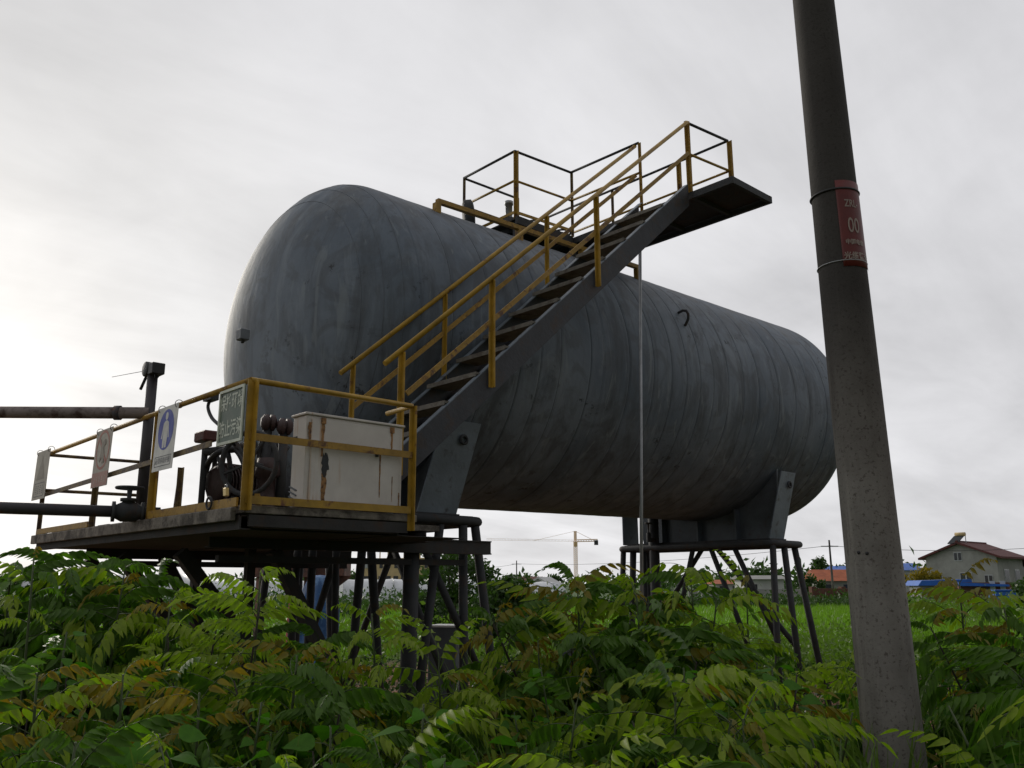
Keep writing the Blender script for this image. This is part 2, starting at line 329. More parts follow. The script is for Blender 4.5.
Z0 = 3.9                                     # height of the tank axis
# ------------------------------------------------------------------ tank
T = thing('storage_tank', (0, 0, 0), 'huge grey horizontal cylindrical tank with domed ends, streaked weathered paint, raised on steel stands', 'tank')
TL, TK, TR, TILT = 7.25, .486, 1.5, .01324
def tk(x, y, z): return Vector((x*math.cos(TILT)-z*math.sin(TILT), y, x*math.sin(TILT)+z*math.cos(TILT)+Z0))
n = 128
def ringprof(xs_rs, name):
    m = MB(); vs = []; 
    for x, r in xs_rs: vs += [tk(x, r*math.cos(2*PI*k/n), r*math.sin(2*PI*k/n)) for k in range(n)]
    fs = [(i*n+k, i*n+(k+1) % n, (i+1)*n+(k+1) % n, (i+1)*n+k) for i in range(len(xs_rs)-1) for k in range(n)]
    return m.add(vs, [tuple(reversed(f)) for f in fs], True)
seams = []; x = -TL/2
cx_ = []
bands = 22
SB = np.cumsum(np.concatenate([[0], rng.uniform(.6, 1.5, bands)])); SB = SB/SB[-1]
for i in range(bands):
    x0 = -TL/2+TL*SB[i]; w = TL*(SB[i+1]-SB[i]); dr = rng.uniform(-.0012, .0012)
    for tt, rr in ((.0, -.007), (.04, dr), (.08, dr), (.5, dr+.001), (.92, dr), (.96, dr)):
        cx_.append((x0+w*tt, TR+rr))
cx_.append((TL/2, TR-.004))
ringprof(cx_, 'shell').build('shell', 'tank_paint', T)
for sgn in (-1, 1):
    m = MB(); vs = []; NG = 128; rows = 40
    for i in range(rows+1):
        th = PI/2*i/rows
        for k in range(NG):
            ph = 2*PI*k/NG; gore = abs(((k % 8)/8.0)-.0); rec = .009*math.sin(th if th < 1.2 else 1.2)*0
            r = TR*math.cos(th); xx = TK*TR*math.sin(th)
            
            vs.append(tk(sgn*(TL/2+xx), r*math.cos(ph), r*math.sin(ph)))
    fs = [(i*NG+k, i*NG+(k+1) % NG, (i+1)*NG+(k+1) % NG, (i+1)*NG+k) for i in range(rows) for k in range(NG)]
    m.add(vs, fs if sgn > 0 else [tuple(reversed(f)) for f in fs], True)
    m.build('end_cap', 'tank_paint', T)
simple('seam_paint', (.115, .132, .155), .65, 0, .3, 5, None, bmp=.1)
for i in range(0, bands+1):
    xx = -TL/2+TL*SB[i]; m = MB(); m.torus(tk(xx, 0, 0), (math.cos(TILT), 0, math.sin(TILT)), TR-.0045, .0025, 96, 5); m.build('seam', 'seam_paint', T)
for sgn in (-1, 1):
    for th in (.20, .40, .60):
        m = MB(); m.torus(tk(sgn*(TL/2+TK*TR*math.sin(th)), 0, 0), (math.cos(TILT), 0, math.sin(TILT)), TR*math.cos(th)+.0005, .003, 96, 5); m.build('seam', 'seam_paint', T)
# saddles: web across the tank, end plates on each side, curved pad
for X, w, bz in ((-3.07, .21, -1.72), (2.30, .17, -1.765)):
    m = MB(); zt = []; ys = np.linspace(-1.20, 1.12, 25)
    top = [(y, -math.sqrt(max(TR**2-y*y, .3))+.04+max(0, X*TILT)) for y in ys]
    pts = [(X-.015, y, Z0+max(z, bz+.02)) for y, z in top]+[(X-.015, 1.0, Z0+bz), (X-.015, -1.12, Z0+bz)]
    pts = [Vector(p) for p in pts]; m.poly(pts, (1, 0, 0), .03)
    sd_ = m.build('saddle', 'grey_steel', T)
    for sy in (-1, 1):
        e = MB(); yt, yb = sy*1.30, sy*1.16; zt_ = -.92
        xs = (X-w, X+w)
        fx = .13   # the plate leans along the tank as it rises
        p = [Vector((X-w-.1, yb, Z0+bz)), Vector((X+w-.1, yb, Z0+bz)), Vector((X+w+.06, yt, Z0+zt_)), Vector((X-w+.06, yt, Z0+zt_))]
        e.poly(p, (0, sy, 0), .02); e.build('end_plate', 'blue_grey_steel', sd_, .004)
        h = MB(); cc = Vector((X+.08, yt+sy*.01, Z0+zt_-.16)); h.torus(cc, (0, 1, 0), .035, .014, 16, 6); h.build('eye_hole_ring', 'dark_steel', sd_)
    fl_ = MB(); fl_.box((X-w-.12, -1.2, Z0+bz-.015), (X+w-.08, 1.08, Z0+bz+.01)); fl_.build('base_plate', 'dark_steel', sd_)
    for y in (-.6, 0, .6):
        r_ = MB(); zz = -math.sqrt(TR**2-y*y)+.02; r_.box((X-w*.7, y-.012, Z0+bz+.012), (X-.017, y+.012, Z0+zz)); r_.build('stiffener', 'grey_steel', sd_)
# fittings on the shell
m = MB(); p = tk(-1.88, .1, 1.46); m.lathe(p, (0, 0, 1), [(0, .20), (.10, .20), (.10, .24), (.13, .24), (.16, .16), (.18, .0)], 24); m.build('manhole_neck', 'grey_steel', T)
m = MB(); q = p+Vector((.10, 0, .36)); m.lathe(q, (.8, -.6, .12), [(-.05, 0.0), (-.05, .15), (-.03, .19), (.05, .19), (.07, .15), (.07, 0.0)], 24); lid = m.build('manhole_lid', 'dark_steel', T)
m = MB(); m.bar(p+Vector((.24, -.05, .12)), q+Vector((0, -.05, -.15)), .05, .05); m.build('hinge', 'dark_steel', T)
p = on(509, 236, 'Y', -.2); p.z = max(p.z, Z0+1.45)
m = MB(); m.lathe(p, (0, 0, 1), [(0, .09), (.2, .09), (.2, .0)], 16); m.build('vent_base', 'dark_steel', T)
m = MB(); m.lathe(p+Vector((0, 0, .2)), (0, 0, 1), [(0, .04), (.18, .04), (.18, .05), (.22, .05), (.22, 0)], 14); m.build('vent_pipe', 'galvanised', T)
# junction box on the near end cap, lifting eye on the flank
q = on(243, 335, 'Y', -1.32)
m = MB(); m.obox(q, (1, 0, 0), (0, 1, 0), (0, 0, 1), .035, .04, .04); jb = m.build('junction_box', 'grey_steel', T, .006)
m = MB(); m.lathe(q-Vector((0, .0, .06)), (0, 0, 1), [(0, 0), (0, .012), (.03, .012), (.03, 0)], 8); m.build('cable_gland', 'dark_steel', T)
m = MB(); q = on(683, 318, 'Y', -1.37); m.tube([q+Vector((0, .03, -.10)), q+Vector((0, -.03, -.09)), q+Vector((0, -.07, -.03)), q+Vector((0, -.075, .03)), q+Vector((0, -.05, .075)), q+Vector((0, .0, .09)), q+Vector((0, .08, .07))], .016, 8); m.build('lifting_lug', 'dark_steel', T)
# drain pipe below the far saddle
m = MB(); a = on(654, 545, 'Y', .55); a.z = 0; m.tube([a+Vector((0, 0, Z0-1.35)), a], .072, 16); m.build('drain_pipe', 'dark_steel', T)
m = MB(); a1 = a+Vector((-.17, -.05, Z0-1.72)); m.tube([a1+Vector((.12, 0, 0)), a1], .03, 10); m.lathe(a1+Vector((-.0, 0, -.03)), (0, 0, 1), [(0, .03), (.12, .03), (.13, .012), (.24, .012), (.24, .05), (.26, .05), (.26, 0)], 12); m.build('drain_valve', 'dark_steel', T)

# ------------------------------------------------------------------ stands
def stand(x0, x1, y0, y1, zt, label, legs, braces, r=.038):
    t = thing('support_stand', ((x0+x1)/2, 0, 0), label, 'steel stand', 'steel stands under the tank')
    cr = .10; pts = []
    for (cx0, cy0, a0) in ((x1-cr, y1-cr, 0), (x0+cr, y1-cr, 90), (x0+cr, y0+cr, 180), (x1-cr, y0+cr, 270)):
        pts += [(cx0+cr*math.cos(R_(a0+k)), cy0+cr*math.sin(R_(a0+k)), zt) for k in (0, 30, 60, 90)]
    pts.append(pts[0]); m = MB(); m.tube(pts, r*1.05, 12, False); m.build('rim', 'dark_steel', t)
    for y in (y0+.02, -.02, y1-.02):
        m = MB(); m.bar((x0+.05, y if abs(y) < .1 else y*.93, zt+.004), (x1-.05, y if abs(y) < .1 else y*.93, zt+.004), .08, .09); m.build('cross_beam', 'dark_steel', t)
    for p, q in legs:
        m = MB(); m.tube([p, q], r, 12); lg = m.build('leg', 'dark_steel', t)
        f = MB(); f.box((q[0]-.1, q[1]-.1, 0), (q[0]+.1, q[1]+.1, .025)); f.build('foot_plate', 'dark_steel', lg)
    for p, q in braces:
        m = MB(); m.tube([p, q], r*.85, 10); m.build('brace', 'dark_steel', t)
    return t
zt = Z0-1.775
a0, a1_, b0, b1 = -3.48, -2.78, -1.32, 1.30
z_ = zt-.04
st1 = stand(a0, a1_, b0, b1, zt, 'near steel pipe stand with rounded rim and splayed legs beside the deck',
      [((-2.85, -1.3, z_), (-2.52, -1.32, .02)), ((-3.0, -1.32, z_), (-2.98, -1.34, .02)), ((-3.23, -1.3, z_), (-3.55, -1.34, .02)), ((-3.46, -1.25, z_), (-3.50, -1.3, .02)),
       ((-3.46, -.52, z_), (-3.44, -.28, .02)), ((-3.44, -.58, z_), (-3.44, -.92, .02)), ((-3.45, .62, z_), (-3.45, .72, .02)), ((-3.45, .35, z_), (-3.45, .36, .02)),
       ((-3.42, 1.24, z_), (-3.5, 1.4, .02)), ((-2.75, 1.24, z_), (-2.5, 1.4, .02)), ((-3.05, 1.28, z_), (-3.0, 1.4, .02))],
      [((-3.42, -1.30, Z0-1.96), (-2.72, -1.32, .75)), ((-3.4, -.1, z_), (-3.42, .6, .7)), ((-3.42, 0, z_), (-3.42, -.08, .6)), ((-2.78, -.1, z_), (-2.72, .9, .6)), ((-2.78, .1, z_), (-2.72, -.9, .6))])
m = MB(); m.tube([(-3.60, -1.42, Z0-1.95), (-3.62, -1.42, .0)], .062, 14); m.build('column', 'dark_steel', st1)
st2 = stand(1.90, 2.56, -1.32, 1.14, Z0-1.825, 'far steel pipe stand with splayed legs under the right end of the tank',
      [((1.93, -1.28, z_), (1.78, -1.32, .02)), ((2.15, -1.3, z_), (2.30, -1.34, .02)), ((2.42, -1.28, z_), (2.86, -1.36, .02)),
       ((1.95, 1.10, z_), (1.95, 1.26, .02)), ((1.95, .93, z_), (1.95, 1.05, .02)), ((2.2, 1.12, z_), (2.25, 1.3, .02)), ((2.46, 1.08, z_), (2.85, 1.4, .02)), ((1.95, .75, z_), (1.95, .72, .02))],
      [((1.95, -.70, z_), (1.95, -1.26, Z0-2.98)), ((1.95, -.35, z_), (1.95, -.86, Z0-3.1)), ((1.95, -.1, z_), (1.95, .30, Z0-3.1)), ((2.45, -.1, z_), (2.5, -1.2, .8)), ((2.45, .1, z_), (2.5, 1.2, .8))], .04)

# ------------------------------------------------------------------ top platform
ZP = Z0+1.635
P = thing('tank_platform', (-.4, -.9, ZP), 'dark cantilevered walkway on top of the tank with thin yellow guard rails', 'platform')
def rails(parent, pts, mat, r=.022, name='guard_rail'):
    m = MB(); m.tube(pts, r, 8); return m.build(name, mat, parent)
def post(parent, p, h, mat, w=.05, name='post', down=0):
    m = MB(); p = Vector(p); m.angle(p-Vector((0, 0, down)), p+Vector((0, 0, h)), w*.62, .006, up=(0, 1, 0)); return m.build(name, mat, parent)
xl, xr = -.70, -.02
m = MB(); m.box((xl+.03, -2.66, ZP-.01), (xr-.03, .62, ZP+.006)); m.build('floor_plate', 'deck_underside', P)
for X in (xl, xr): m = MB(); m.box((X-.022 if X > -.5 else X-.022, -2.70, ZP-.065), (X+.022, .62, ZP+.008)); m.build('side_channel', 'dark_steel', P)
for Y in (-2.68, .6): m = MB(); m.box((xl+.024, Y-.02, ZP-.063), (xr-.024, Y+.02, ZP+.0065)); m.build('end_channel', 'dark_steel', P)
for Y in (-2.2, -1.6, -1.0, -.4, .1): m = MB(); m.box((xl+.024, Y-.02, ZP-.055), (xr-.024, Y+.02, ZP-.012)); m.build('joist', 'dark_steel', P)
m = MB(); m.box((-1.62, -.5, ZP-.01), (xl-.03, .42, ZP+.006)); m.build('floor_plate', 'deck_underside', P)
for Y in (-.52, .44): m = MB(); m.box((-1.62, Y-.02, ZP-.07), (xl-.03, Y+.02, ZP+.02)); m.build('side_channel', 'dark_steel', P)
for X, Y in ((-1.55, -.45), (-1.55, .38), (-.1, -.5), (-.7, -.5), (-.7, .5), (-.1, .55)):
    m = MB(); zc_ = Z0+math.sqrt(TR**2-Y*Y)-.03; m.box((X-.03, Y-.03, zc_), (X+.03, Y+.03, ZP-.012)); m.build('support_leg', 'dark_steel', P)
H = .815
for (X, Y) in ((-1.61, -.49), (-1.6, .42), (-.76, -.55), (-.74, .40), (-.04, .56), (-.03, -1.55), (-.73, -1.55), (-.72, -2.17), (-.04, -2.24), (-.03, -.55)):
    hh = H if (X, Y) not in ((-.74, .40),) else H
    post(P, (X, Y, ZP), hh, 'rail_dull' if (X, Y) in ((-.76, -.55), (-1.6, .42), (-.74, .40), (-.03, -.55)) else 'yellow_worn', .062 if (X, Y) in ((-1.61, -.49), (-.72, -2.17), (-.04, -2.24), (-.03, -1.55)) else .035)
zt1, zt2 = ZP+H, ZP+H*.56
A_, B_, C_, D_, E_ = (-1.61, -.49), (-.76, -.55), (-1.6, .42), (-.74, .40), (-.04, .56)
J_, K_, L_ = (-.73, -1.55), (-.72, -2.17), (-.04, -2.24)
for a, b in ((A_, B_), (A_, C_), (C_, D_), (B_, J_), (K_, L_), (L_, E_)): rails(P, [(*a, zt1), (*b, zt1)], 'dark_steel', .015, 'top_rail')
rails(P, [(*D_, zt2+.02), (*E_, zt1)], 'dark_steel', .013, 'top_rail')
for a, b in ((A_, B_), (A_, C_), (B_, J_), (K_, L_), (L_, E_)): rails(P, [(*a, zt2), (*b, zt2)], 'yellow_paint', .014, 'mid_rail')
rails(P, [(*C_, zt2), (*D_, zt2)], 'rail_dull', .012, 'mid_rail')
for a, b in ((A_, B_), (A_, C_), ((-.03, -.2), (-.03, -2.2))): m = MB(); m.bar((*a, ZP+.08), (*b, ZP+.08), .012, .032); m.build('toe_board', 'yellow_paint', P)
# valve on the platform and low guard bar along the flank
V = thing('top_valve', (-.45, -.1, ZP), 'small dark flanged valve on the walkway floor above the tank', 'valve')
m = MB(); c0 = Vector((-.45, -.1, ZP+.008)); m.lathe(c0, (0, 0, 1), [(0, .09), (.03, .09), (.03, .05), (.12, .05), (.16, .08), (.2, .08), (.2, 0)], 16); m.build('body', 'dark_steel', V)
m = MB(); m.torus(c0+Vector((0, 0, .27)), (0, 0, 1), .10, .012, 20, 6); m.tube([c0+Vector((0, 0, .2)), c0+Vector((0, 0, .28))], .012, 8); m.bar(c0+Vector((-.1, 0, .27)), c0+Vector((.1, 0, .27)), .015, .015); m.build('hand_wheel', 'dark_steel', V)
Y = -.87; zb = Z0+1.27
m = MB(); GR = thing('guard_bar', (-1.4, Y, zb), 'long low rusty yellow bar running along the near flank of the tank top', 'guard bar')
pA = on(437, 201, 'Y', Y); pB = on(637, 267, 'Y', Y)
m.bar(pA, pB, .05, .045); m.build('bar', 'yellow_worn', GR)
for t_ in (0.0, .36, .68, 1.0):
    p = pA.lerp(pB, t_); zz = Z0+math.sqrt(TR**2-Y*Y)-.02; m = MB(); m.box((p.x-.03, Y-.03, zz+TILT*p.x), (p.x+.03, Y+.03, p.z-.024)); m.build('post', 'yellow_worn', GR)

# ------------------------------------------------------------------ staircase
ST = thing('staircase', (-4.5, -1.85, Z0-1.86), 'steep open steel staircase with yellow handrails climbing the flank of the tank', 'staircase')
SL = .88; yo, yi = -2.17, -1.53
def zl(x): return ZP+SL*(x+.74)              # line of the stringers' upper edge
dS = Vector((1, 0, SL)).normalized(); nS = Vector((-SL, 0, 1)).normalized()
for Y in (yo, yi):
    m = MB(); x0, x1 = -4.62, -.74
    pts = [Vector((x0, Y, zl(x0)+.09)), Vector((x1, Y, zl(x1)+.09)), Vector((x1, Y, zl(x1)-.145)), Vector((x0+.12, Y, zl(x0+.12)-.145)), Vector((x0, Y, Z0-1.86))]
    m.poly(pts, (0, -1 if Y == yo else 1, 0), .012); sg = m.build('stringer', 'stair_steel', ST)
    f = MB(); s_ = 1 if Y == yo else -1
    f.bar((x0, Y+s_*.02, zl(x0)+.093), (x1, Y+s_*.02, zl(x1)+.093), .055, .008); f.build('flange', 'blue_grey_steel', sg)
    f = MB(); f.bar((x0+.13, Y+s_*.02, zl(x0+.13)-.142), (x1, Y+s_*.02, zl(x1)-.142), .055, .008); f.build('flange', 'dark_steel', sg)
NT = 12; me_t = None
for i in range(NT):
    x = -4.36+.30*i; z = zl(x)+.035
    if me_t is None:
        m = MB(); m.box((-.115, yo+.014, -.018), (.115, yi-.014, .0)); m.box((-.119, yo+.014, -.032), (-.115, yi-.014, .003)); me_ob = m.build('tread', 'tread_edge', None); me_t = me_ob.data; t_ob = me_ob
        t_ob.parent = ST
    else:
        t_ob = bpy.data.objects.new('tread', me_t); COL.objects.link(t_ob); t_ob.parent = ST
    t_ob.location = Vector((x, 0, z))-Vector(ST.location); 
for Y, xs, side in ((yo, (-4.31, -3.47, -2.22), -1), (yi, (-4.26, -3.38, -2.15), 1)):
    def rz(x): return Z0+2.42+.874*(x+.74)
    for x in xs:
        m = MB(); p = Vector((x, Y+side*.03, zl(x)-.07 if Y == yo else zl(x)-.05)); q = Vector((x, Y+side*.03, rz(x)-.01)); m.angle(p, q, .034 if Y == yo else .028, .006, up=(0, 1, 0)); m.build('post', 'yellow_paint', ST)
    yy = Y+side*.03
    x1 = -.73; rails(ST, [(-4.36 if Y == yi else -4.44, yy, rz(-4.36 if Y == yi else -4.44)), (x1, yy, rz(x1))], 'yellow_paint', .020, 'handrail')
    m = MB(); m.bar((-4.25, yy, rz(-4.25)-.35), (x1, yy, rz(x1)-.35), .012, .038); m.build('mid_rail', 'yellow_worn', ST)
# ------------------------------------------------------------------ operating deck
ZD = Z0-1.865
D = thing('operating_deck', (-4.9, -.5, 0), 'rusty steel operating deck on dark beams with worn yellow railings, left end of the tank', 'deck')
x0, x1, y0, y1 = -5.555, -4.42, -2.50, 1.42
# individual floor planks, weathered, laid across
yy = y0
k = 0
while yy < y1-.02:
    w = .235; m = MB(); dz = rng.uniform(-.006, .006); xx0 = x0+rng.uniform(-.015, .015)
    m.box((xx0, yy, ZD-.045+dz), (-3.62 if yy > -1.9 else -4.36, min(yy+w-.012, y1), ZD+dz)); m.build('plank', 'weathered_timber', D, .004); yy += w
for X in (x0+.03, x1-.04, -3.8):
    m = MB(); ya = y0+.02 if X < -4 else -1.9
    m.box((X-.035, ya, ZD-.125), (X-.025, y1-.03, ZD-.055)); m.box((X-.035, ya, ZD-.133), (X+.035, y1-.03, ZD-.1255)); m.box((X-.035, ya, ZD-.06), (X+.035, y1-.03, ZD-.053)); m.build('edge_channel', 'deck_underside', D)
for Y in (y0+.04, -1.5, -.5, .5, y1-.08):
    m = MB(); m.box((x0+.075, Y-.03, ZD-.12), (x1-.08, Y+.03, ZD-.055)); m.build('joist', 'deck_underside', D)
m = MB(); m.box((x0+.10, y0+.12, ZD-.128), (-3.86, y1-.2, ZD-.1225)); m.box((x0+.04, y0-.0, ZD-.115), (x1-.01, y0+.017, ZD-.05)); m.build('soffit_sheet', 'deck_underside', D)
# long beams that run on to the near stand
for Y, za, xe in ((-1.5, Z0-2.005, -2.88), (.9, Z0-2.02, -2.70)):
    m = MB(); m.box((x0+.25, Y-.04, za-.055), (xe, Y-.03, za+.055)); m.box((x0+.25, Y-.05, za+.045), (xe, Y+.04, za+.055)); m.box((x0+.25, Y-.05, za-.055), (xe, Y+.04, za-.045)); m.build('long_beam', 'deck_underside', D)
for Y in (-1.47, .3): m = MB(); m.box((x0+.35, Y, Z0-2.15), (-3.1, Y+.05, Z0-2.105)); m.build('lower_beam', 'deck_underside', D)
for Y in (-1.0, .2, 1.0): m = MB(); m.bar((-5.15, Y+.3, ZD-.2), (-4.35, Y+.3, .9), .09, .09); m.build('raking_strut', 'deck_underside', D)
for Y in (-1.35, .6): m = MB(); m.bar((-4.75, Y, ZD-.2), (-4.3, Y, 1.1), .09, .08); m.build('raking_strut', 'deck_underside', D)
for X, Y in ((-4.3, -.1), (-4.2, 1.2)):
    m = MB(); m.box((X-.035, Y-.035, 0), (X+.035, Y+.035, ZD-.12)); m.build('column', 'deck_underside', D)
m = MB(); m.box((x0-.05, -2.46, ZD-.085), (x0-.02, 1.40, ZD-.012)); m.build('edge_board', 'weathered_timber', D, .003)
# railings
zr, zm, zlw = Z0-1.155, Z0-1.51, Z0-1.825
for X, Y, h0, h1, w in ((x0+.0, y0-.01, ZD-.03, zr+.0, .075), (x0, -1.14, ZD-.08, zr, .07), (x0, .02, ZD-.05, zr, .06), (x0, 1.40, ZD-.05, zr, .05), (x1, y0, ZD-.10, zr, .055)):
    m = MB(); m.angle((X, Y, h0), (X, Y, h1), w*.6, .007, up=(0, 1, 0)); m.build('post', 'yellow_paint' if X > -5 or Y < -1 else 'rail_dull', D)
rails(D, [(x0, y0, zr), (x0, -1.2, zr+.005), (x0, 1.40, zr-.01)], 'yellow_worn', .018, 'top_rail')
rails(D, [(x0, y0, zr), (x1, y0, zr), (x1, yo-.05, zr-.01)], 'yellow_paint', .018, 'top_rail')
m = MB(); m.bar((x0, y0-.012, zm+.03), (x1, y0-.012, zm+.03), .01, .042); m.build('mid_rail', 'yellow_worn', D)
m = MB(); m.bar((x0, y0-.012, zlw-.01), (x1, y0-.012, zlw-.01), .01, .045); m.build('toe_board', 'yellow_paint', D)
m = MB(); m.bar((x0-.01, -2.05, zm+.04), (x0-.01, 1.40, zm-.02), .01, .035); m.build('mid_rail', 'rail_dull', D)
m = MB(); m.bar((x0-.012, -2.45, zlw-.02), (x0-.012, -1.15, zlw-.02), .012, .05); m.build('toe_board', 'yellow_worn', D)
m = MB(); m.bar((x0-.012, .05, zlw-.02), (x0-.012, 1.38, zlw-.02), .012, .045); m.build('toe_board', 'yellow_worn', D)
for z in (zr, zm+.04): rails(D, [(x0, 1.40, z-.01), (-4.6, 1.40, z)], 'rail_dull', .015, 'back_rail')
for X in (-4.62, -4.35): m = MB(); m.angle((X, 1.4, ZD), (X, 1.4, zr-.02), .045, .006, up=(0, 1, 0)); m.build('post', 'rail_dull', D)
for X in (-4.62, -4.35):
    rails(D, [(X, 1.4, zr-.05), (X+.15, 1.9, ZD-.1)], 'rail_dull', .014, 'back_rail'); rails(D, [(X+.0, 1.4, zm), (X+.1, 1.65, ZD-.1)], 'rail_dull', .012, 'back_rail')
m = MB(); m.bar((-5.35, -2.25, zlw+.03), (-4.55, -.8, zlw+.03), .03, .05); m.build('kick_bar', 'yellow_worn', D)

# cabinet
CB = thing('electrical_cabinet', (-4.85, -2.28, ZD), 'rust-stained white metal cabinet on the operating deck behind the yellow rails', 'cabinet')
bx0, bx1, by0, by1, bz0, bz1 = -5.165, -4.46, -2.46, -2.30, ZD+.02, Z0-1.30
m = MB(); m.box((bx0, by0, bz0), (bx1, by1, bz1)); m.build('body', 'cabinet_white', CB, .006, 2)
m = MB(); m.box((bx0-.012, by0-.012, bz1+.001), (bx1+.012, by1+.01, bz1+.016)); m.build('lid', 'cabinet_white', CB, .003)
m = MB(); m.box((bx0+.03, by0-.007, bz0+.02), (bx1-.03, by0-.002, bz1-.02)); dr = m.build('door', 'cabinet_white', CB, .002)
for x in (bx0+.11, bx1-.09):
    m = MB(); m.box((x-.016, by0-.014, bz1-.045), (x+.016, by0-.0085, bz1-.008)); m.build('hinge', 'cabinet_rust', dr)
random.seed(3)
def blob(cx, cz, w, h, nn=18, j=.3):
    return [(cx+w*math.cos(2*PI*k/nn)*(1+random.uniform(-j, j)), cz+h*math.sin(2*PI*k/nn)*(1+random.uniform(-j, j))) for k in range(nn)]
m = MB(); ys = by0-.0085
m.poly([Vector((x, ys, z)) for x, z in blob(bx0+.135, bz0+.26, .024, .068, 22, .38)], (0, -1, 0), .001); m.build('peeled_patch', 'dark_steel', dr)
m = MB()
for cx0, zt0, zb0, ww in ((.128, .20, .02, .018), (.02, .50, .38, .012), (.108, .50, .30, .012), (.53, .35, .08, .006), (.615, .50, .36, .009), (.625, .22, .06, .003), (.68, .12, .02, .005)):
    pts = []; nn = 9
    L0 = [(bx0+cx0-ww*(1-.5*i/nn)*(1+random.uniform(-.4, .4)), bz0+zt0+(zb0-zt0)*i/nn) for i in range(nn+1)]; R0 = [(bx0+cx0+ww*(1-.5*i/nn)*(1+random.uniform(-.4, .4)), bz0+zt0+(zb0-zt0)*i/nn) for i in range(nn+1)]
    m.poly([Vector((x, by0-.0082, z)) for x, z in L0+R0[::-1]], (0, -1, 0), .0006)
m.build('rust_stain', 'cabinet_rust', dr, stuff=True)
m = MB(); m.box((bx1-.215, by0-.02, bz0+.335), (bx1-.195, by0-.0085, bz0+.36)); m.build('latch', 'dark_steel', dr)
m = MB()
for i in range(3): m.obox((bx0-.004, by0+.12, bz0+.05+.03*i), (1, 0, 0), (0, .94, .34), (0, -.34, .94), .004, .045, .004)
m.build('vent_slot', 'grey_steel', CB)
m = MB(); m.box((bx0-.003, by0+.10, bz1-.145), (bx0-.001, by0+.16, bz1-.12)); m.build('cable_hole', 'black_rubber', CB)

# ------------------------------------------------------------------ signs on the left railing (face -X)
def sign_frame(y_l, y_r, z_t, z_b, tilt=0.0, X=x0-.03):
    c = Vector((X, (y_l+y_r)/2, (z_t+z_b)/2)); w, h = abs(y_l-y_r), z_t-z_b
    ax = Vector((0, -1, 0)); az = Vector((math.sin(tilt), 0, math.cos(tilt))); nn = Vector((-math.cos(tilt), 0, math.sin(tilt)))
    return c, w, h, (lambda u, v, d=0.0: c+ax*u+az*v+nn*d), nn
def plate(parent, fr, mat, name='panel', th=.003):
    c, w, h, pl, nn = fr; m = MB(); m.poly([pl(-w/2, -h/2), pl(w/2, -h/2), pl(w/2, h/2), pl(-w/2, h/2)], nn, th); return m.build(name, mat, parent)
def shape(parent, fr, pts, mat, name, d=.0035):
    m = MB(); m.poly([fr[3](u, v, d) for u, v in pts], fr[4], .0008); return m.build(name, mat, parent)
def ell(cu, cv, a, b, n=28, a0=0, a1=2*PI): return [(cu+a*math.cos(a0+(a1-a0)*k/n), cv+b*math.sin(a0+(a1-a0)*k/n)) for k in range(n)]
def rect(u0, v0, u1, v1): return [(u0, v0), (u1, v0), (u1, v1), (u0, v1)]
G = thing('notice_board', (x0-.03, -2.34, Z0-1.34), 'green framed metal board with two lines of pale Chinese characters on the deck railing', 'sign')
fr = sign_frame(-2.205, -2.515, Z0-1.185, Z0-1.51, .0, x0-.035); plate(G, fr, 'sign_green', 'panel', .006)
c, w, h, pl, nn = fr; m = MB()
for u0, v0, u1, v1 in ((-w/2, -h/2, w/2, -h/2+.016), (-w/2, h/2-.016, w/2, h/2), (-w/2, -h/2+.016, -w/2+.014, h/2-.016), (w/2-.014, -h/2+.016, w/2, h/2-.016)): m.poly([pl(u, v, .0062) for u, v in rect(u0, v0, u1, v1)], nn, .008)
m.build('frame', 'sign_letter', G)
text_part('保护环境', .080, lambda u, v: pl(u*.93, v*1.3+.078, .0075), 'sign_letter', G, .0013)
text_part('防止污染', .080, lambda u, v: pl(u*.93, v*1.3-.078, .0075), 'sign_letter', G, .0013)
for v in (.13, -.10):
    m = MB(); m.tube([pl(-w/2+.03, v, -.01), pl(-w/2+.03, v, .012)], .006, 6); m.build('bolt', 'dark_steel', G)
def ties(G, fr):
    c, w, h, pl, nn = fr
    for u in (-w/2+.03, w/2-.03):
        m = MB(); m.torus(pl(u, h/2-.005, -.012), (0, 1, .1), .027, .0025, 14, 5); m.build('wire_tie', 'dark_steel', G)
# blue mandatory sign
G = thing('warning_sign', (x0-.03, -1.43, Z0-1.36), 'white sign with blue round emblem of a figure in protective clothing', 'sign', 'safety signs hung on the railing')
fr = sign_frame(-1.255, -1.585, Z0-1.15, Z0-1.575, .03, x0-.045); plate(G, fr, 'sign_white'); ties(G, fr); c, w, h, pl, nn = fr
shape(G, fr, ell(0, .055, .125, .135, 40), 'sign_blue', 'disc')
shape(G, fr, ell(0, .145, .021, .026, 20), 'sign_white', 'figure_head', .0046)
shape(G, fr, [(-.012, .115), (.012, .115), (.04, .10), (.062, .0), (.048, -.004), (.034, .06), (.036, -.01), (.03, -.065), (.006, -.065), (0, -.01), (-.006, -.065), (-.03, -.065), (-.036, -.01), (-.034, .06), (-.048, -.004), (-.062, .0), (-.04, .10)], 'sign_white', 'figure_body', .0046)
m = MB()
for r4 in (rect(-.13, -.185, .13, -.181), rect(-.13, -.122, .13, -.118), rect(-.13, -.181, -.126, -.122), rect(.126, -.181, .13, -.122)): m.poly([pl(u, v, .0035) for u, v in r4], nn, .0006)
m.build('caption_frame', 'sign_ink', G); text_part('必须穿防护服', .040, lambda u, v: pl(u, v*1.1-.151, .0042), 'sign_ink', G)
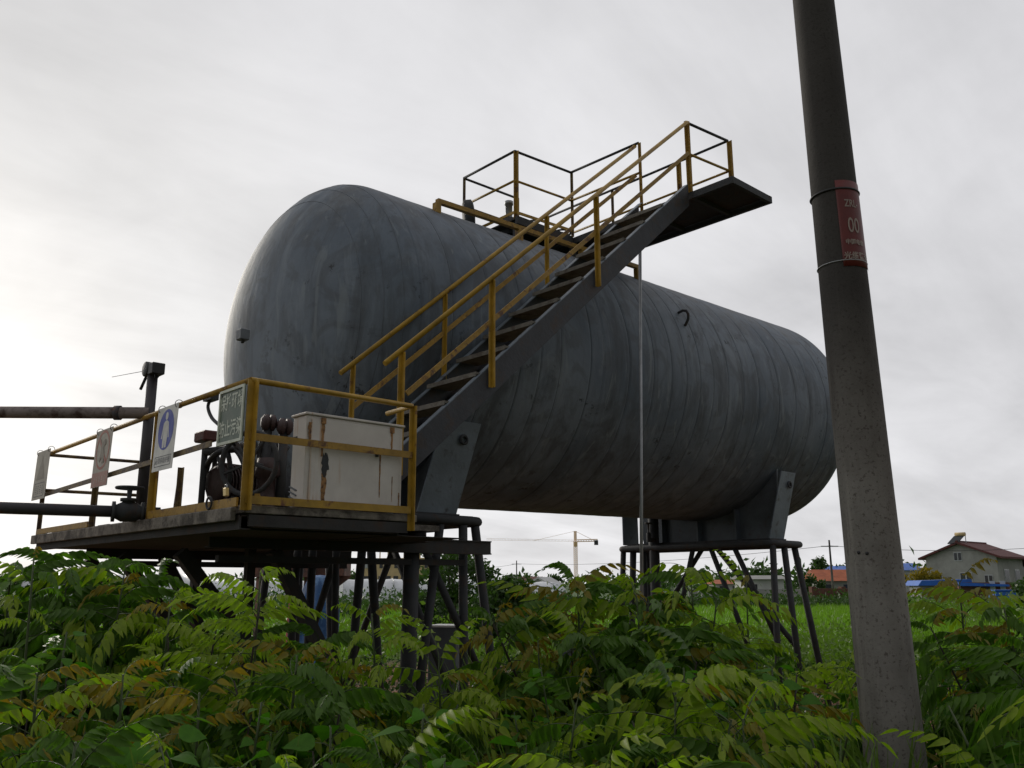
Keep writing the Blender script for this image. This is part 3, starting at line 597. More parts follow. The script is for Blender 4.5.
# red prohibition sign
G = thing('warning_sign', (x0-.03, -.23, Z0-1.36), 'faded sign with a crossed-out pink ring above a red caption panel', 'sign', 'safety signs hung on the railing')
fr = sign_frame(-.05, -.40, Z0-1.15, Z0-1.585, .02, x0-.045); plate(G, fr, 'sign_cream'); ties(G, fr); c, w, h, pl, nn = fr
m = MB(); o_, i_ = ell(0, .06, .145, .15, 36), ell(0, .06, .125, .13, 36)
for k in range(36): m.poly([pl(*o_[k], .0035), pl(*o_[(k+1) % 36], .0035), pl(*i_[(k+1) % 36], .0035), pl(*i_[k], .0035)], nn, .0008)
m.build('ring', 'sign_redring', G); shape(G, fr, [(-.098, .148), (-.08, .16), (.098, -.028), (.08, -.04)], 'sign_redring', 'slash', .0046)
shape(G, fr, [(-.03, .11), (.05, .14), (.06, .10), (.02, .08), (.055, .0), (.05, -.04), (.015, -.045), (-.005, .01), (-.035, -.03), (-.06, -.02), (-.03, .04)], 'sign_faded', 'figure', .0052)
shape(G, fr, rect(-w/2+.004, -h/2+.004, w/2-.004, -h/2+.11), 'sign_pink', 'caption_panel')
m = MB(); random.seed(5)
for k in range(5):
    u = -.11+.055*k
    for q_ in range(4): m.poly([pl(a_, b_, .0046) for a_, b_ in rect(u-.016+random.uniform(0, .01), -h/2+.035+.012*q_, u+.014, -h/2+.040+.012*q_)], nn, .0004)
m.build('worn_caption', 'sign_cream', G)
# yellow warning sign, bleached
G = thing('warning_sign', (x0-.03, 1.33, Z0-1.36), 'bleached cream sheet sign with a warning triangle, at the far left corner of the railing', 'sign', 'safety signs hung on the railing')
fr = sign_frame(1.52, 1.14, Z0-1.14, Z0-1.57, .02, x0-.045); plate(G, fr, 'sign_cream'); ties(G, fr); c, w, h, pl, nn = fr
shape(G, fr, [(-.12, -.04), (.12, -.04), (0, .17)], 'sign_faded', 'triangle')
m = MB()
for r4 in (rect(-.14, -.19, .14, -.185), rect(-.14, -.075, .14, -.07), rect(-.14, -.185, -.135, -.075), rect(.135, -.185, .14, -.075)): m.poly([pl(u, v, .0035) for u, v in r4], nn, .0006)
for k in range(4):
    u = -.09+.06*k
    for q_ in range(5): m.poly([pl(a_, b_, .0035) for a_, b_ in rect(u-.02+random.uniform(0, .012), -.165+.016*q_, u+.018, -.159+.016*q_)], nn, .0004)
m.build('caption', 'sign_ink', G)

# ------------------------------------------------------------------ pipes and pumps
p0, p1_ = on(153, 372, 'X', x0+.03), on(143, 520, 'X', x0+.03)
VP = thing('vent_standpipe', (p0.x, p0.y, ZD), 'dark upright pipe with a black capped fitting beside the railing', 'pipe')
m = MB(); m.tube([(p0.x, p0.y, ZD), (p0.x, p0.y, p0.z)], .036, 16); m.build('riser', 'pipe_dark', VP)
cc = Vector((p0.x, p0.y, p0.z+.02)); m = MB(); m.lathe(cc+Vector((0, .03, 0)), (1, 0, 0), [(-.05, 0), (-.05, .055), (.05, .055), (.05, 0)], 18); m.box(cc+Vector((-.045, -.105, -.05)), cc+Vector((.045, -.02, .03))); m.build('cap', 'black_rubber', VP, .004)
m = MB(); m.tube([cc+Vector((-.02, .06, -.04)), cc+Vector((-.03, .13, -.13))], .011, 8); m.tube([cc+Vector((-.02, -.09, -.05)), cc+Vector((-.02, -.1, -.09))], .004, 6); m.build('handle', 'black_rubber', VP)
m = MB(); q = on(112, 377, 'X', x0+.03); m.tube([cc+Vector((-.02, .07, 0)), q], .0022, 5); m.build('wire', 'dark_steel', VP)
UP = thing('overhead_pipe', (x0, 0, Z0-1.18), 'upper brown pipe running level out of the frame at the left', 'pipe')
a = on(150, 413, 'X', x0+.03); b = on(-260, 411, 'Z', a.z); m = MB(); m.tube([a, b], .042, 16); m.build('pipe', 'pipe_brown', UP)
fz = a.lerp(b, .08); m = MB(); m.tube([fz-(b-a).normalized()*.02, fz+(b-a).normalized()*.02], .052, 16); m.build('coupling', 'pipe_dark', UP)
LP = thing('supply_pipe', (x0, -.8, Z0-1.78), 'lower dark pipe with a hand-wheel valve entering the deck from the left', 'pipe')
a = on(160, 513, 'X', x0+.10); b = on(-300, 498, 'Z', a.z); m = MB(); m.tube([a, b], .038, 16); m.build('pipe', 'pipe_dark', LP)
d = (b-a).normalized(); vc = on(124, 511, 'X', x0-.02); t_ = (vc-a).dot(d); vc = a+d*t_
m = MB(); m.lathe(vc-d*.13, d, [(.03, .038), (.03, .068), (.05, .068), (.05, .045), (.09, .066), (.17, .066), (.21, .045), (.21, .068), (.23, .068), (.23, .038)], 18); m.lathe(vc, (0, 0, 1), [(0, .05), (.07, .04), (.07, .055), (.09, .055), (.09, .014), (.17, .018), (.17, 0)], 14); vb = m.build('valve_body', 'iron_red', LP); vb.data.materials[0] = MT['dark_steel']
m = MB(); m.torus(vc+Vector((0, 0, .16)), (0, 0, 1), .085, .010, 24, 6)
for k in range(3): u = Vector((math.cos(k*PI/3), math.sin(k*PI/3), 0))*.085; m.bar(vc+Vector((0, 0, .16))-u, vc+Vector((0, 0, .16))+u, .012, .01)
m.build('hand_wheel', 'dark_steel', vb)

def pump(loc, label, s=1.0, az=0.0, wheel=True):
    t = thing('pump', loc, label, 'pump', 'pump units on the deck'); L = Vector(loc); ca, sa = math.cos(az), math.sin(az)
    def q(x, y, z): return L+Vector((x*ca-y*sa, x*sa+y*ca, z))*s
    ax = Vector((ca, sa, 0)); ay = Vector((-sa, ca, 0))
    m = MB(); m.obox(q(0, 0, .03), ax, ay, (0, 0, 1), .30*s, .13*s, .03*s); m.build('base_plate', 'dark_steel', t)
    m = MB(); m.lathe(q(-.3, 0, .22), ax, [(0, 0), (0, .09*s), (.03*s, .115*s), (.25*s, .115*s), (.28*s, .09*s), (.28*s, 0)], 20)
    for k in range(8): m.lathe(q(-.26+.027*k, 0, .22), ax, [(0, .11*s), (0, .135*s), (.009*s, .135*s), (.009*s, .11*s)], 20, False)
    m.build('motor', 'iron_red', t)
    for x in (-.22, -.08): m = MB(); m.obox(q(x, 0, .09), ax, ay, (0, 0, 1), .02*s, .10*s, .045*s); m.build('foot', 'dark_steel', t)
    m = MB(); m.tube([q(0, 0, .22), q(.14, 0, .22)], .03*s, 12); m.build('shaft', 'galvanised', t)
    m = MB(); m.lathe(q(.14, 0, .22), ax, [(0, 0), (0, .13*s), (.03*s, .15*s), (.09*s, .15*s), (.12*s, .12*s), (.12*s, .06*s), (.2*s, .06*s), (.2*s, .1*s), (.23*s, .1*s), (.23*s, 0)], 22); m.tube([q(.19, 0, .30), q(.19, 0, .52)], .045*s, 14); m.lathe(q(.19, 0, .50), (0, 0, 1), [(0, .045*s), (0, .085*s), (.03*s, .085*s), (.03*s, 0)], 16); m.obox(q(.2, 0, .06), ax, ay, (0, 0, 1), .05*s, .06*s, .03*s); m.build('pump_casing', 'dark_steel', t)
    return t
pump((-4.95, -1.35, ZD+.006), 'dark red motor and pump set nearest the white cabinet, its casing toward the tank', 1.05, .25)
pump((-4.75, -.95, ZD+.006), 'dark red motor and pump set behind the green notice board', .8, .2)
def wheel(c, nrm, Rr, label, h):
    c = Vector(c); t = thing('valve_wheel', (c.x, c.y, ZD), label, 'valve wheel', 'large valve wheels on the deck'); n_ = Vector(nrm).normalized()
    m = MB(); m.torus(c, nrm, Rr, .017, 32, 8); a = n_.cross(Vector((0, 0, 1))).normalized(); b = n_.cross(a)
    m.build('rim', 'dark_steel', t)
    for k in range(5): u = a*math.cos(2*PI*k/5+.3)+b*math.sin(2*PI*k/5+.3); m = MB(); m.bar(c+u*.03, c+u*(Rr-.01), .018, .014); m.build('spoke', 'dark_steel', t)
    m = MB(); m.lathe(c-n_*.03, nrm, [(0, 0), (0, .035), (.06, .035), (.06, 0)], 12); m.tube([c, c+n_*.22], .016, 10); m.build('hub', 'dark_steel', t)
    m = MB(); e = c+n_*.22; m.lathe(Vector((e.x, e.y, ZD+.006)), (0, 0, 1), [(0, .09), (.03, .09), (.03, .06), (e.z-ZD-.08, .05), (e.z-ZD-.06, .085), (e.z-ZD+.05, .07), (e.z-ZD+.06, 0)], 16); m.build('valve_body', 'iron_red', t)
wheel(on(249, 463, 'X', -5.25), (.86, .5, 0), .20, 'large black spoked valve wheel behind the corner post', .3)
wheel(on(222, 470, 'X', -5.2), (1, -.1, .1), .155, 'smaller spoked valve wheel below the green notice board', .3)
# flanged unions above the rails
UN = thing('flanged_union', (-5.0, -1.8, ZD), 'pair of dark red pipe flanges on upright pipes between the corner post and the cabinet', 'pipe fitting')
for (px, py, X) in ((268, 423, -5.06), (284, 427, -4.98)):
    q = on(px, py, 'X', X); m = MB(); m.lathe(q-Vector((.05, 0, 0)), (1, -.3, 0), [(0, 0), (0, .03), (.02, .055), (.045, .055), (.045, .04), (.06, .04), (.06, .055), (.085, .055), (.10, .03), (.10, 0)], 20); fl2 = m.build('flange', 'iron_red', UN)
    m = MB(); m.tube([q, Vector((q.x, q.y, ZD+.006))], .03, 12); m.build('riser', 'dark_steel', UN)
def hose(pts, r, label, mat='black_rubber'):
    P_ = [Vector(p) for p in pts]; res = []
    for i in range(len(P_)-1):
        a, b = P_[max(i-1, 0)], P_[i]; c, d = P_[i+1], P_[min(i+2, len(P_)-1)]
        for k in range(6):
            t = k/6; res.append(.5*((2*b)+(c-a)*t+(2*a-5*b+4*c-d)*t*t+(3*b-a-3*c+d)*t**3))
    res.append(P_[-1]); m = MB(); m.tube(res, r, 8); return tag(m.build('hose', mat), label, 'hose', 'hoses on the deck')
X = -5.3
hose([on(211, 398, 'X', X), on(208, 407, 'X', X), on(212, 418, 'X', X), on(222, 428, 'X', X), on(235, 445, 'X', X)], .012, 'thin black hose hanging from the top rail left of the green board')
hose([on(205, 477, 'X', X+.1), on(209, 462, 'X', X), on(220, 452, 'X', X), on(236, 450, 'X', X+.1), on(246, 470, 'X', X+.1), on(247, 490, 'X', X+.15)], .020, 'thick black hose arching below the green board')
hose([on(262, 440, 'X', X+.2), on(259, 458, 'X', X+.2), on(266, 468, 'X', X+.2), on(276, 462, 'X', X+.3), on(288, 447, 'X', X+.4)], .016, 'black hose looping between the corner post and the cabinet')
m = MB(); q = on(211, 398, 'X', X); m.obox(q, (1, 0, 0), (0, 1, 0), (0, 0, 1), .03, .06, .02); tag(m.build('hose_clamp', 'black_rubber'), 'small black clamp under the top rail left of the green board', 'clamp')
m = MB(); q = on(206, 437, 'X', -5.3); m.obox(q, (1, 0, 0), (0, 1, 0), (0, 0, 1), .05, .085, .036); rb = thing('gauge_box', q, 'dull red box at the left edge of the green board', 'box'); m.build('case', 'dull_red', rb, .01)
m = MB(); m.tube([q-Vector((0, 0, .05)), Vector((q.x, q.y, ZD+.006))], .022, 8); m.build('stalk', 'dark_steel', rb)
m = MB(); q = on(206, 452, 'X', -5.3); m.tube([Vector((q.x, q.y, q.z)), q+Vector((.1, -.2, .01)), q+Vector((.15, -.4, .02))], .028, 10); m.build('cross_pipe', 'dark_steel', rb)
PD = thing('padlock', on(226, 492, 'X', x0-.03), 'small brass padlock hanging at the deck edge', 'padlock'); q = Vector(PD.location)
m = MB(); m.obox(q, (0, 1, 0), (1, 0, 0), (0, .2, 1), .02, .01, .024); m.build('body', 'brass', PD, .003); m = MB(); m.torus(q+Vector((0, .005, .028)), (1, 0, 0), .014, .004, 16, 6); m.build('shackle', 'galvanised', PD)
m = MB(); q = on(209, 503, 'X', x0-.03); m.torus(q, (1, 0, 0), .035, .007, 20, 6); tag(m.build('lifting_ring', 'dark_steel'), 'dark iron ring standing on the left edge of the deck', 'ring')

# down pipe hanging from the walkway
pt = on(640, 250, 'Y', -1.62); pb_ = on(641.5, 560, 'Y', -1.66); pd = (pb_-pt)/(pb_.z-pt.z); m = MB(); m.tube([pt+pd*(ZP-.05-pt.z), pt+pd*(0-pt.z)], .017, 10); tag(m.build('down_pipe', 'galvanised'), 'thin grey pipe dropping straight from the walkway past the tank flank', 'pipe')
# the walkway's corner reaches over it

# ------------------------------------------------------------------ utility pole
def dep(x, y, z): return Vector(CAM+ray(x, y)*z)
q0, q1 = dep(896, 768, 4.46), dep(813.2, 0, 5.44); dv = (q1-q0)/(q1.z-q0.z)
def pc(z): return q0+dv*(z-q0.z)
def pr_(z): return .150+(.1205-.150)*(z-q0.z)/(q1.z-q0.z)
UPL = thing('utility_pole', pc(0), 'tall tapered speckled concrete pole in the right foreground with a red number plate', 'pole')
m = MB(); zs = np.linspace(0, 8.5, 60); m.lathe((0, 0, 0), (0, 0, 1), [(0, 1)], 3); m = MB(); n_ = 48; vs = []
for z in zs:
    c = pc(z); vs += [c+Vector((math.cos(2*PI*k/n_), math.sin(2*PI*k/n_), 0))*(pr_(z)+(.0022 if k == 31 else 0)) for k in range(n_)]
m.add(vs, [(i*n_+k, i*n_+(k+1) % n_, (i+1)*n_+(k+1) % n_, (i+1)*n_+k) for i in range(len(zs)-1) for k in range(n_)], True); m.f.append(tuple((len(zs)-1)*n_+k for k in range(n_))); m.sm.append(False)
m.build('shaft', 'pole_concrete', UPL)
def depth_z(y, x=850):
    d = ray(x, y); p0_ = pc(2.0); t = ((p0_.x-CAM[0])*_f[0]+(p0_.y-CAM[1])*_f[1])/(d[0]*_f[0]+d[1]*_f[1]); return CAM[2]+d[2]*t
zb1, zb2 = depth_z(198, 848), depth_z(268, 852)
m = MB(); c = pc(zb1); m.torus(c, (dv.x, dv.y, 1), pr_(zb1)+.004, .007, 40, 6); m.build('band', 'black_rubber', UPL)
m = MB(); c = pc(zb2); m.torus(c, (dv.x, dv.y, 1), pr_(zb2)+.003, .0035, 40, 6); m.build('wire_tie', 'galvanised', UPL)
# plate wrapped round the right side
tocam = math.atan2(CAM[1]-pc(2).y, CAM[0]-pc(2).x)
zp1, zp0 = depth_z(190, 850), depth_z(274, 852)
w_pl = .21
def wrap(u, z, d=.004):      # u metres to the right of the plate's left edge
    r = pr_(z)+d; a = tocam+math.asin(.28)*-1+0.0; ang = a+R_(20)*0
    th = tocam+R_(4)+u/r; c = pc(z); return c+Vector((math.cos(th), math.sin(th), 0))*r
m = MB(); nu, nz_ = 16, 8; vs = [wrap(w_pl*i/nu, zp0+(zp1-zp0)*j/nz_) for j in range(nz_+1) for i in range(nu+1)]
m.add(vs, [(j*(nu+1)+i, j*(nu+1)+i+1, (j+1)*(nu+1)+i+1, (j+1)*(nu+1)+i) for j in range(nz_) for i in range(nu)], True); plt_ = m.build('number_plate', 'plate_red', UPL)
sdm = plt_.modifiers.new('thickness', 'SOLIDIFY'); sdm.thickness = .0015
hp = zp1-zp0
for body, sz, u, v, sx in (('ZRL-', .062, .085, .72, .7), ('001', .125, .105, .46, .62), ('中国电信', .034, .085, .27, .9), ('光缆警示', .046, .095, .11, .95)):
    if body == '001': body = '00'; u = .085
    text_part(body, sz, lambda a, b, u=u, v=v, sx=sx: wrap(u+a*sx, zp0+hp*v+b, .0065), 'plate_letter', plt_, .0012)
# rebar nail holes
m = MB()
for z, a in ((depth_z(553, 856), -.5), (depth_z(554, 864), -.2)):
    th = tocam+a; c = pc(z); e = c+Vector((math.cos(th), math.sin(th), 0))*(pr_(z)-.001); m.lathe(e, (math.cos(th), math.sin(th), 0), [(0, .009), (.004, .009), (.004, 0)], 10)
m.build('bolt_hole', 'black_rubber', UPL)
#PLANTS
# ------------------------------------------------------------------ background
def bx(name, mat, parent, a, b): m = MB(); m.box(a, b); return m.build(name, mat, parent)
def frame_at(px, dist, yaw=0.0):                    # local axes for a building: u to the right, v away from the camera
    c = far(px, dist); a = YAW+yaw; u = Vector((math.cos(a), -math.sin(a), 0)); v = Vector((math.sin(a), math.cos(a), 0)); return c, u, v
class FB(MB):                                       # boxes in a building's local axes
    def __init__(s, fr): super().__init__(); s.c, s.u, s.w = fr
    def P(s, x, y, z): return s.c+s.u*x+s.w*y+Vector((0, 0, z))
    def bx(s, x0, x1, y0, y1, z0, z1): s.obox(s.P((x0+x1)/2, (y0+y1)/2, (z0+z1)/2), s.u, s.w, (0, 0, 1), abs(x1-x0)/2, abs(y1-y0)/2, abs(z1-z0)/2); return s
    def prism(s, pts, y0, y1):
        n = len(pts); vs = [s.P(x, y0, z) for x, z in pts]+[s.P(x, y1, z) for x, z in pts]
        return s.add(vs, [tuple(range(n)), tuple(reversed(range(n, 2*n)))]+[(i, i+n, (i+1) % n+n, (i+1) % n) for i in range(n)])
# farmhouse on the right: gable wall faces the camera, ridge runs away to the right
fr = frame_at(951, 92, R_(48)); k = 92/FPX
FH = thing('farmhouse', fr[0], 'two-storey grey rendered farmhouse with dark red tiled roof beyond the field at the right', 'house')
def m_(px): return px*k
w0, w1, ze, zr_ = -3.5, 3.5, 4.3, 5.45
m = FB(fr); m.prism([(w0, 0), (w1, 0), (w1, ze), ((w0+w1)/2, zr_), (w0, ze)], 0, 7); m.build('wall', 'plaster_grey', FH)
rf = FB(fr); xc = (w0+w1)/2
rf.prism([(w0-.6, ze-.38), (w0-.6, ze-.18), (xc, zr_+.25), (w1+.6, ze-.18), (w1+.6, ze-.38), (xc, zr_+.03)], -.5, 7.4); roof = rf.build('roof', 'roof_tile_dark_red', FH)
m = FB(fr); m.bx(xc-.12, xc+.12, -.5, 7.2, zr_+.2, zr_+.36); m.build('ridge', 'roof_tile_dark_red', roof)
for xx, zz, ww, hh in ((w0+1.0, 1.9, 1.1, 1.2), (w1-3.1, 1.9, 1.2, 1.4), (w1-.95, 1.7, .8, 1.3), ((w0+w1)/2-.2, 4.2, .8, .9), (w0+1.0, .5+3.9-4.0+0, .01, .01)):
    if ww < .1: continue
    m = FB(fr); m.bx(xx-ww/2, xx+ww/2, -.05, -.01, zz-hh/2, zz+hh/2); wi = m.build('window', 'window_pale', FH)
    for s_ in (-1, 1): m = FB(fr); m.bx(xx+s_*ww/4-ww*.19, xx+s_*ww/4+ww*.19, -.07, -.052, zz-hh/2+.08, zz+hh/2-.08); m.build('pane', 'window_dark', wi)
for i in range(2):
    m = FB(fr); y = 1.5+2.9*i; m.bx(w1+.01, w1+.06, y, y+1.3, 1.4, 2.9); wi = m.build('window', 'window_pale', FH); m = FB(fr); m.bx(w1+.062, w1+.08, y+.1, y+1.2, 1.5, 2.8); m.build('pane', 'window_dark', wi)
SW = thing('solar_heater', fr[0]+fr[1]*xc+Vector((0, 0, zr_)), 'small solar water heater on the front of the farmhouse ridge', 'water heater')
m = FB(fr); m.tube([m.P(xc-.3, .2, zr_+1.0), m.P(xc+.7, .2, zr_+1.0)], .2, 12); m.build('tank', 'plaster_yellow', SW)
m = FB(fr); m.poly([m.P(xc-.9, -.5, zr_+.1), m.P(xc+.1, -.5, zr_+.1), m.P(xc+.6, .1, zr_+.85), m.P(xc-.4, .1, zr_+.85)], (0, 0, -1), .08); m.build('panel', 'window_dark', SW)
for x_ in (xc, xc+1.1): m = FB(fr); m.bar(m.P(x_*.6, .3, zr_+.1), m.P(x_*.6, .25, zr_+.9), .06, .06); m.build('leg', 'galvanised', SW)
m = FB(fr); m.bx(w0+.1, w1-.1, 7.01, 15, 0, 3.2); m.build('wing_wall', 'plaster_grey', FH)
m = FB(fr); a = [m.P(*q) for q in ((w0-.5, 7.41, ze-.3), (w1+.5, 7.41, ze-.3), (w1+.5, 15.5, 3.0), (w0-.5, 15.5, 3.0), (xc, 7.41, zr_+.2), (xc, 15.5, 4.0))]; m.add(a, [(1, 2, 5, 4), (0, 4, 5, 3), (0, 1, 4), (2, 3, 5), (0, 3, 2, 1)]); m.build('wing_roof', 'roof_tile_dark_red', FH)
# blue roofed shed, blue tank, brown shed
fr2 = frame_at(932, 70, R_(8)); k2 = 70/FPX
SH = thing('low_shed', fr2[0], 'low shed with a flat blue sheet roof in front of the farmhouse', 'shed')
m = FB(fr2); m.bx(-1.7, 1.8, 0, 3, 0, 1.35); m.build('wall', 'plaster_grey', SH)
m = FB(fr2); m.prism([(-2.0, 1.36), (2.1, 1.40), (1.9, 1.85), (-1.7, 1.75)], -.4, 3.3); m.build('roof', 'blue_sheet', SH)
for x_ in (-1.0, .3, 1.2): m = FB(fr2); m.bx(x_-.25, x_+.25, -.04, -.01, .4, 1.05); m.build('window', 'window_dark', SH)
fr3 = frame_at(978, 66, R_(10))
SH = thing('brown_shed', fr3[0], 'brown brick shed with a strip of blue roofing below the farmhouse', 'shed')
m = FB(fr3); m.bx(-2.0, 1.6, .3, 3, 0, 1.6); m.build('wall', 'brick_brown', SH)
m = FB(fr3); m.prism([(-2.2, 1.35), (1.2, 1.30), (1.2, 1.45), (-2.2, 1.6)], -.2, .28); m.build('roof', 'blue_sheet', SH)
for x_ in (.2, .9): m = FB(fr3); m.bx(x_-.18, x_+.18, .25, .29, 1.0, 1.7); m.build('window', 'window_pale', SH)
fr4 = frame_at(992, 62, 0)
BT = thing('blue_container', fr4[0], 'blue metal container standing below the brown shed', 'container')
m = FB(fr4); m.bx(-.72, .72, 0, 1.2, .05, 1.02); m.build('body', 'blue_sheet', BT, .03); m = FB(fr4); m.bx(-.78, .78, -.06, 1.26, 1.024, 1.10); m.build('lid', 'blue_sheet', BT)
# orange roofed house, brick wall and more village buildings
def house(px, dist, w, d, ze, zr_, wall, roof, label, yaw=0.0, wins=(), gable=False):
    fr = frame_at(px, dist, yaw); t = thing('village_house', fr[0], label, 'house', None)
    if gable: m = FB(fr); m.prism([(-w/2, 0), (w/2, 0), (w/2, ze), (0, zr_), (-w/2, ze)], 0, d); m.build('wall', wall, t); m = FB(fr); m.prism([(-w/2-.3, ze-.15), (-w/2-.3, ze+.05), (0, zr_+.2), (w/2+.3, ze+.05), (w/2+.3, ze-.15), (0, zr_)], -.3, d+.3); m.build('roof', roof, t)
    else:
        m = FB(fr); m.bx(-w/2, w/2, 0, d, 0, ze); m.build('wall', wall, t); m = MB(); a = [fr[0]+fr[1]*x+fr[2]*y+Vector((0, 0, z)) for x, y, z in ((-w/2-.3, -.4, ze), (w/2+.3, -.4, ze), (w/2+.3, d+.4, ze), (-w/2-.3, d+.4, ze), (-w/2-.3, d/2, zr_), (w/2+.3, d/2, zr_))]
        m.add(a, [(0, 1, 5, 4), (2, 3, 4, 5), (0, 4, 3), (1, 2, 5), (3, 2, 1, 0)]); m.build('roof', roof, t)
    for x_, z_, ww, hh in wins: m = FB(fr); m.bx(x_-ww/2, x_+ww/2, -.05, -.01, z_-hh/2, z_+hh/2); m.build('window', 'window_dark', t)
    return t
house(830, 78, 3.0, 4, 1.75, 2.75, 'plaster_grey', 'roof_tile_orange', 'low house with a bright orange tiled roof behind the brown brick wall', 0, ((-.9, 1.1, .6, .7), (.7, 1.1, .6, .7)))
house(886, 120, 7, 6, 3.2, 4.2, 'plaster_white', 'blue_sheet', 'pale house with blue sheet roof far behind the pole', 0, ((-2, 2, 1, 1), (1, 2, 1, 1)))
house(838, 118, 5, 5, 3.1, 3.8, 'plaster_white', 'blue_sheet', 'white house with thin blue roof behind the orange roof', 0, ((-1.2, 2.4, .8, .7), (.8, 2.4, .8, .7)))
house(757, 72, 3.2, 3, 1.9, 2.2, 'plaster_white', 'plaster_grey', 'small flat white building seen between the legs of the far stand', 0, ((-.8, 1.2, .5, .6),))
house(722, 110, 3, 4, 1.5, 2.0, 'plaster_white', 'roof_tile_orange', 'white cottage with orange roof seen left of the far stand legs', 0, ((-.8, 1.0, .5, .5), (.8, 1.0, .5, .5)))
house(538, 96, 2.4, 2.5, 1.5, 2.1, 'plaster_white', 'plaster_white', 'white gabled house beside the dark red roof, right of the dark shrub', .5, (), True)
house(525, 98, 2.2, 3, 1.8, 2.35, 'plaster_white', 'roof_tile_dark_red', 'low building with dark red roof behind the white gable', .4)
BW = thing('brick_wall', far(830, 58), 'low brown brick boundary wall at the far edge of the field', 'wall'); fr = frame_at(833, 58, R_(-12))
m = FB(fr); m.bx(-2.1, 4.2, 0, .24, 0, 1.25); m.build('wall_body', 'brick_brown', BW)
for i in range(4): m = FB(fr); m.bx(-2.2+2.1*i, -1.9+2.1*i, -.07, .31, 0, 1.36); m.build('pier', 'brick_brown', BW)
WW = thing('concrete_wall', far(720, 60), 'pale concrete wall along the far edge of the field, behind the far stand', 'wall'); fr = frame_at(735, 60, R_(5))
m = FB(fr); m.bx(-3.5, 4.0, 0, .2, 0, 1.2); m.build('wall_body', 'plaster_grey', WW)
# long yellow building
fr = frame_at(398, 150, R_(10)); YB = thing('yellow_building', fr[0], 'long ochre two-storey building with open roof frame seen under the tank', 'building')
m = FB(fr); m.bx(-6.2, 6.0, 0, 9, 0, 5.8); m.build('wall', 'plaster_yellow', YB)
for i in range(9): m = FB(fr); x_ = -5.2+1.3*i; m.bx(x_-.28, x_+.28, -.08, -.02, 4.2, 5.1); m.build('window', 'window_dark' if i % 3 else 'window_pale', YB)
for i in range(9): m = FB(fr); x_ = -5.2+1.3*i; m.bx(x_-.4, x_+.4, -.08, -.02, 1.9, 2.9); m.build('window', 'window_dark', YB)
for i in range(7): m = FB(fr); m.bx(-3+1.4*i, -2.85+1.4*i, .1, .25, 5.8, 7.0); m.build('roof_post', 'plaster_yellow', YB)
m = FB(fr); m.bx(-3.1, 5.8, .08, .27, 7.0, 7.2); m.build('roof_beam', 'plaster_yellow', YB)
m = FB(fr); m.bx(-6.3, 6.1, -.15, -.021, 5.5, 5.85); m.build('cornice', 'plaster_yellow', YB)
# plastic tunnels
def tunnel(px0, px1, dist, r, label):
    a, b = far(px0, dist), far(px1, dist*1.05); t = thing('plastic_tunnel', a, label, 'greenhouse', 'white plastic tunnels beyond the field')
    d = (b-a); L = d.length; d.normalize(); s = Vector((-d.y, d.x, 0)); n = 12; m = MB(); nr = max(4, int(L/1.2)); vs = []
    for i in range(nr+1):
        sag = .96 if i % 2 else 1.0
        for k in range(n+1): an = PI*k/n; vs.append(a+d*(L*i/nr)+s*math.cos(an)*r*sag*1.2+Vector((0, 0, math.sin(an)*r*sag)))
    m.add(vs, [(i*(n+1)+k, i*(n+1)+k+1, (i+1)*(n+1)+k+1, (i+1)*(n+1)+k) for i in range(nr) for k in range(n)], True)
    m.f += [tuple(range(n+1)), tuple(reversed(range(nr*(n+1), (nr+1)*(n+1))))]; m.sm += [False, False]; m.build('film', 'film_white', t)
    for i in range(0, nr+1, 4): m = MB(); m.tube([a+d*(L*i/nr)+s*math.cos(PI*k/n)*r*1.22+Vector((0, 0, math.sin(PI*k/n)*r*1.02)) for k in range(n+1)], .03, 5, False); m.build('hoop', 'galvanised', t)
tunnel(345, 500, 88, 2.1, 'long white plastic tunnel behind the stand legs, under the yellow building')
tunnel(505, 552, 84, 1.8, 'short white plastic tunnel in front of the red-roofed house')
tunnel(40, 200, 80, 2.6, 'pale plastic tunnel at the left beyond the deck struts')
tunnel(215, 340, 92, 2.0, 'pale plastic tunnel partly hidden by the tarpaulin heap')
# tower crane
cr0 = far(574, 420); CR = thing('tower_crane', cr0, 'distant pale orange tower crane on the horizon under the tank', 'crane'); kk = 420/FPX
hm = hz(547, 420); u = Vector((math.cos(YAW), -math.sin(YAW), 0))
def lattice(p, q, w, name, mat='crane_paint', n=14, th=.16):
    p, q = Vector(p), Vector(q); d = (q-p).normalized(); s = d.cross(Vector((.3, .9, .2))).normalized()*w/2; t = d.cross(s).normalized()*w/2; m = MB()
    cs = [s+t, s-t, -s-t, -s+t]
    for c in cs: m.bar(p+c, q+c, th, th)
    for i in range(n):
        a, b = p.lerp(q, i/n), p.lerp(q, (i+1)/n)
        for j in range(4): m.bar(a+cs[j], b+cs[(j+1) % 4], th*.6, th*.6)
    o = m.build(name, mat, CR); return o
lattice(cr0, cr0+Vector((0, 0, hm)), 1.2, 'mast', n=22, th=.16)
top = cr0+Vector((0, 0, hm)); lattice(top-Vector((0, 0, 0)), top+Vector((0, 0, 4.5)), .8, 'apex', n=5, th=.2)
lattice(top+u*.8, top+u*10.5+Vector((0, 0, .2)), .9, 'counter_jib', n=8, th=.18); lattice(top-u*.8, top-u*42+Vector((0, 0, .8)), .7, 'jib', n=26, th=.035)
m = MB(); m.obox(top+u*9.8-Vector((0, 0, .9)), u, u.cross(Vector((0, 0, 1))), (0, 0, 1), .9, .8, 1.1); m.build('counterweight', 'dark_steel', CR)
m = MB(); m.obox(top-Vector((-.2, 0, 1.6)), u, u.cross(Vector((0, 0, 1))), (0, 0, 1), .8, .8, 1.2); m.build('cab', 'crane_paint', CR)
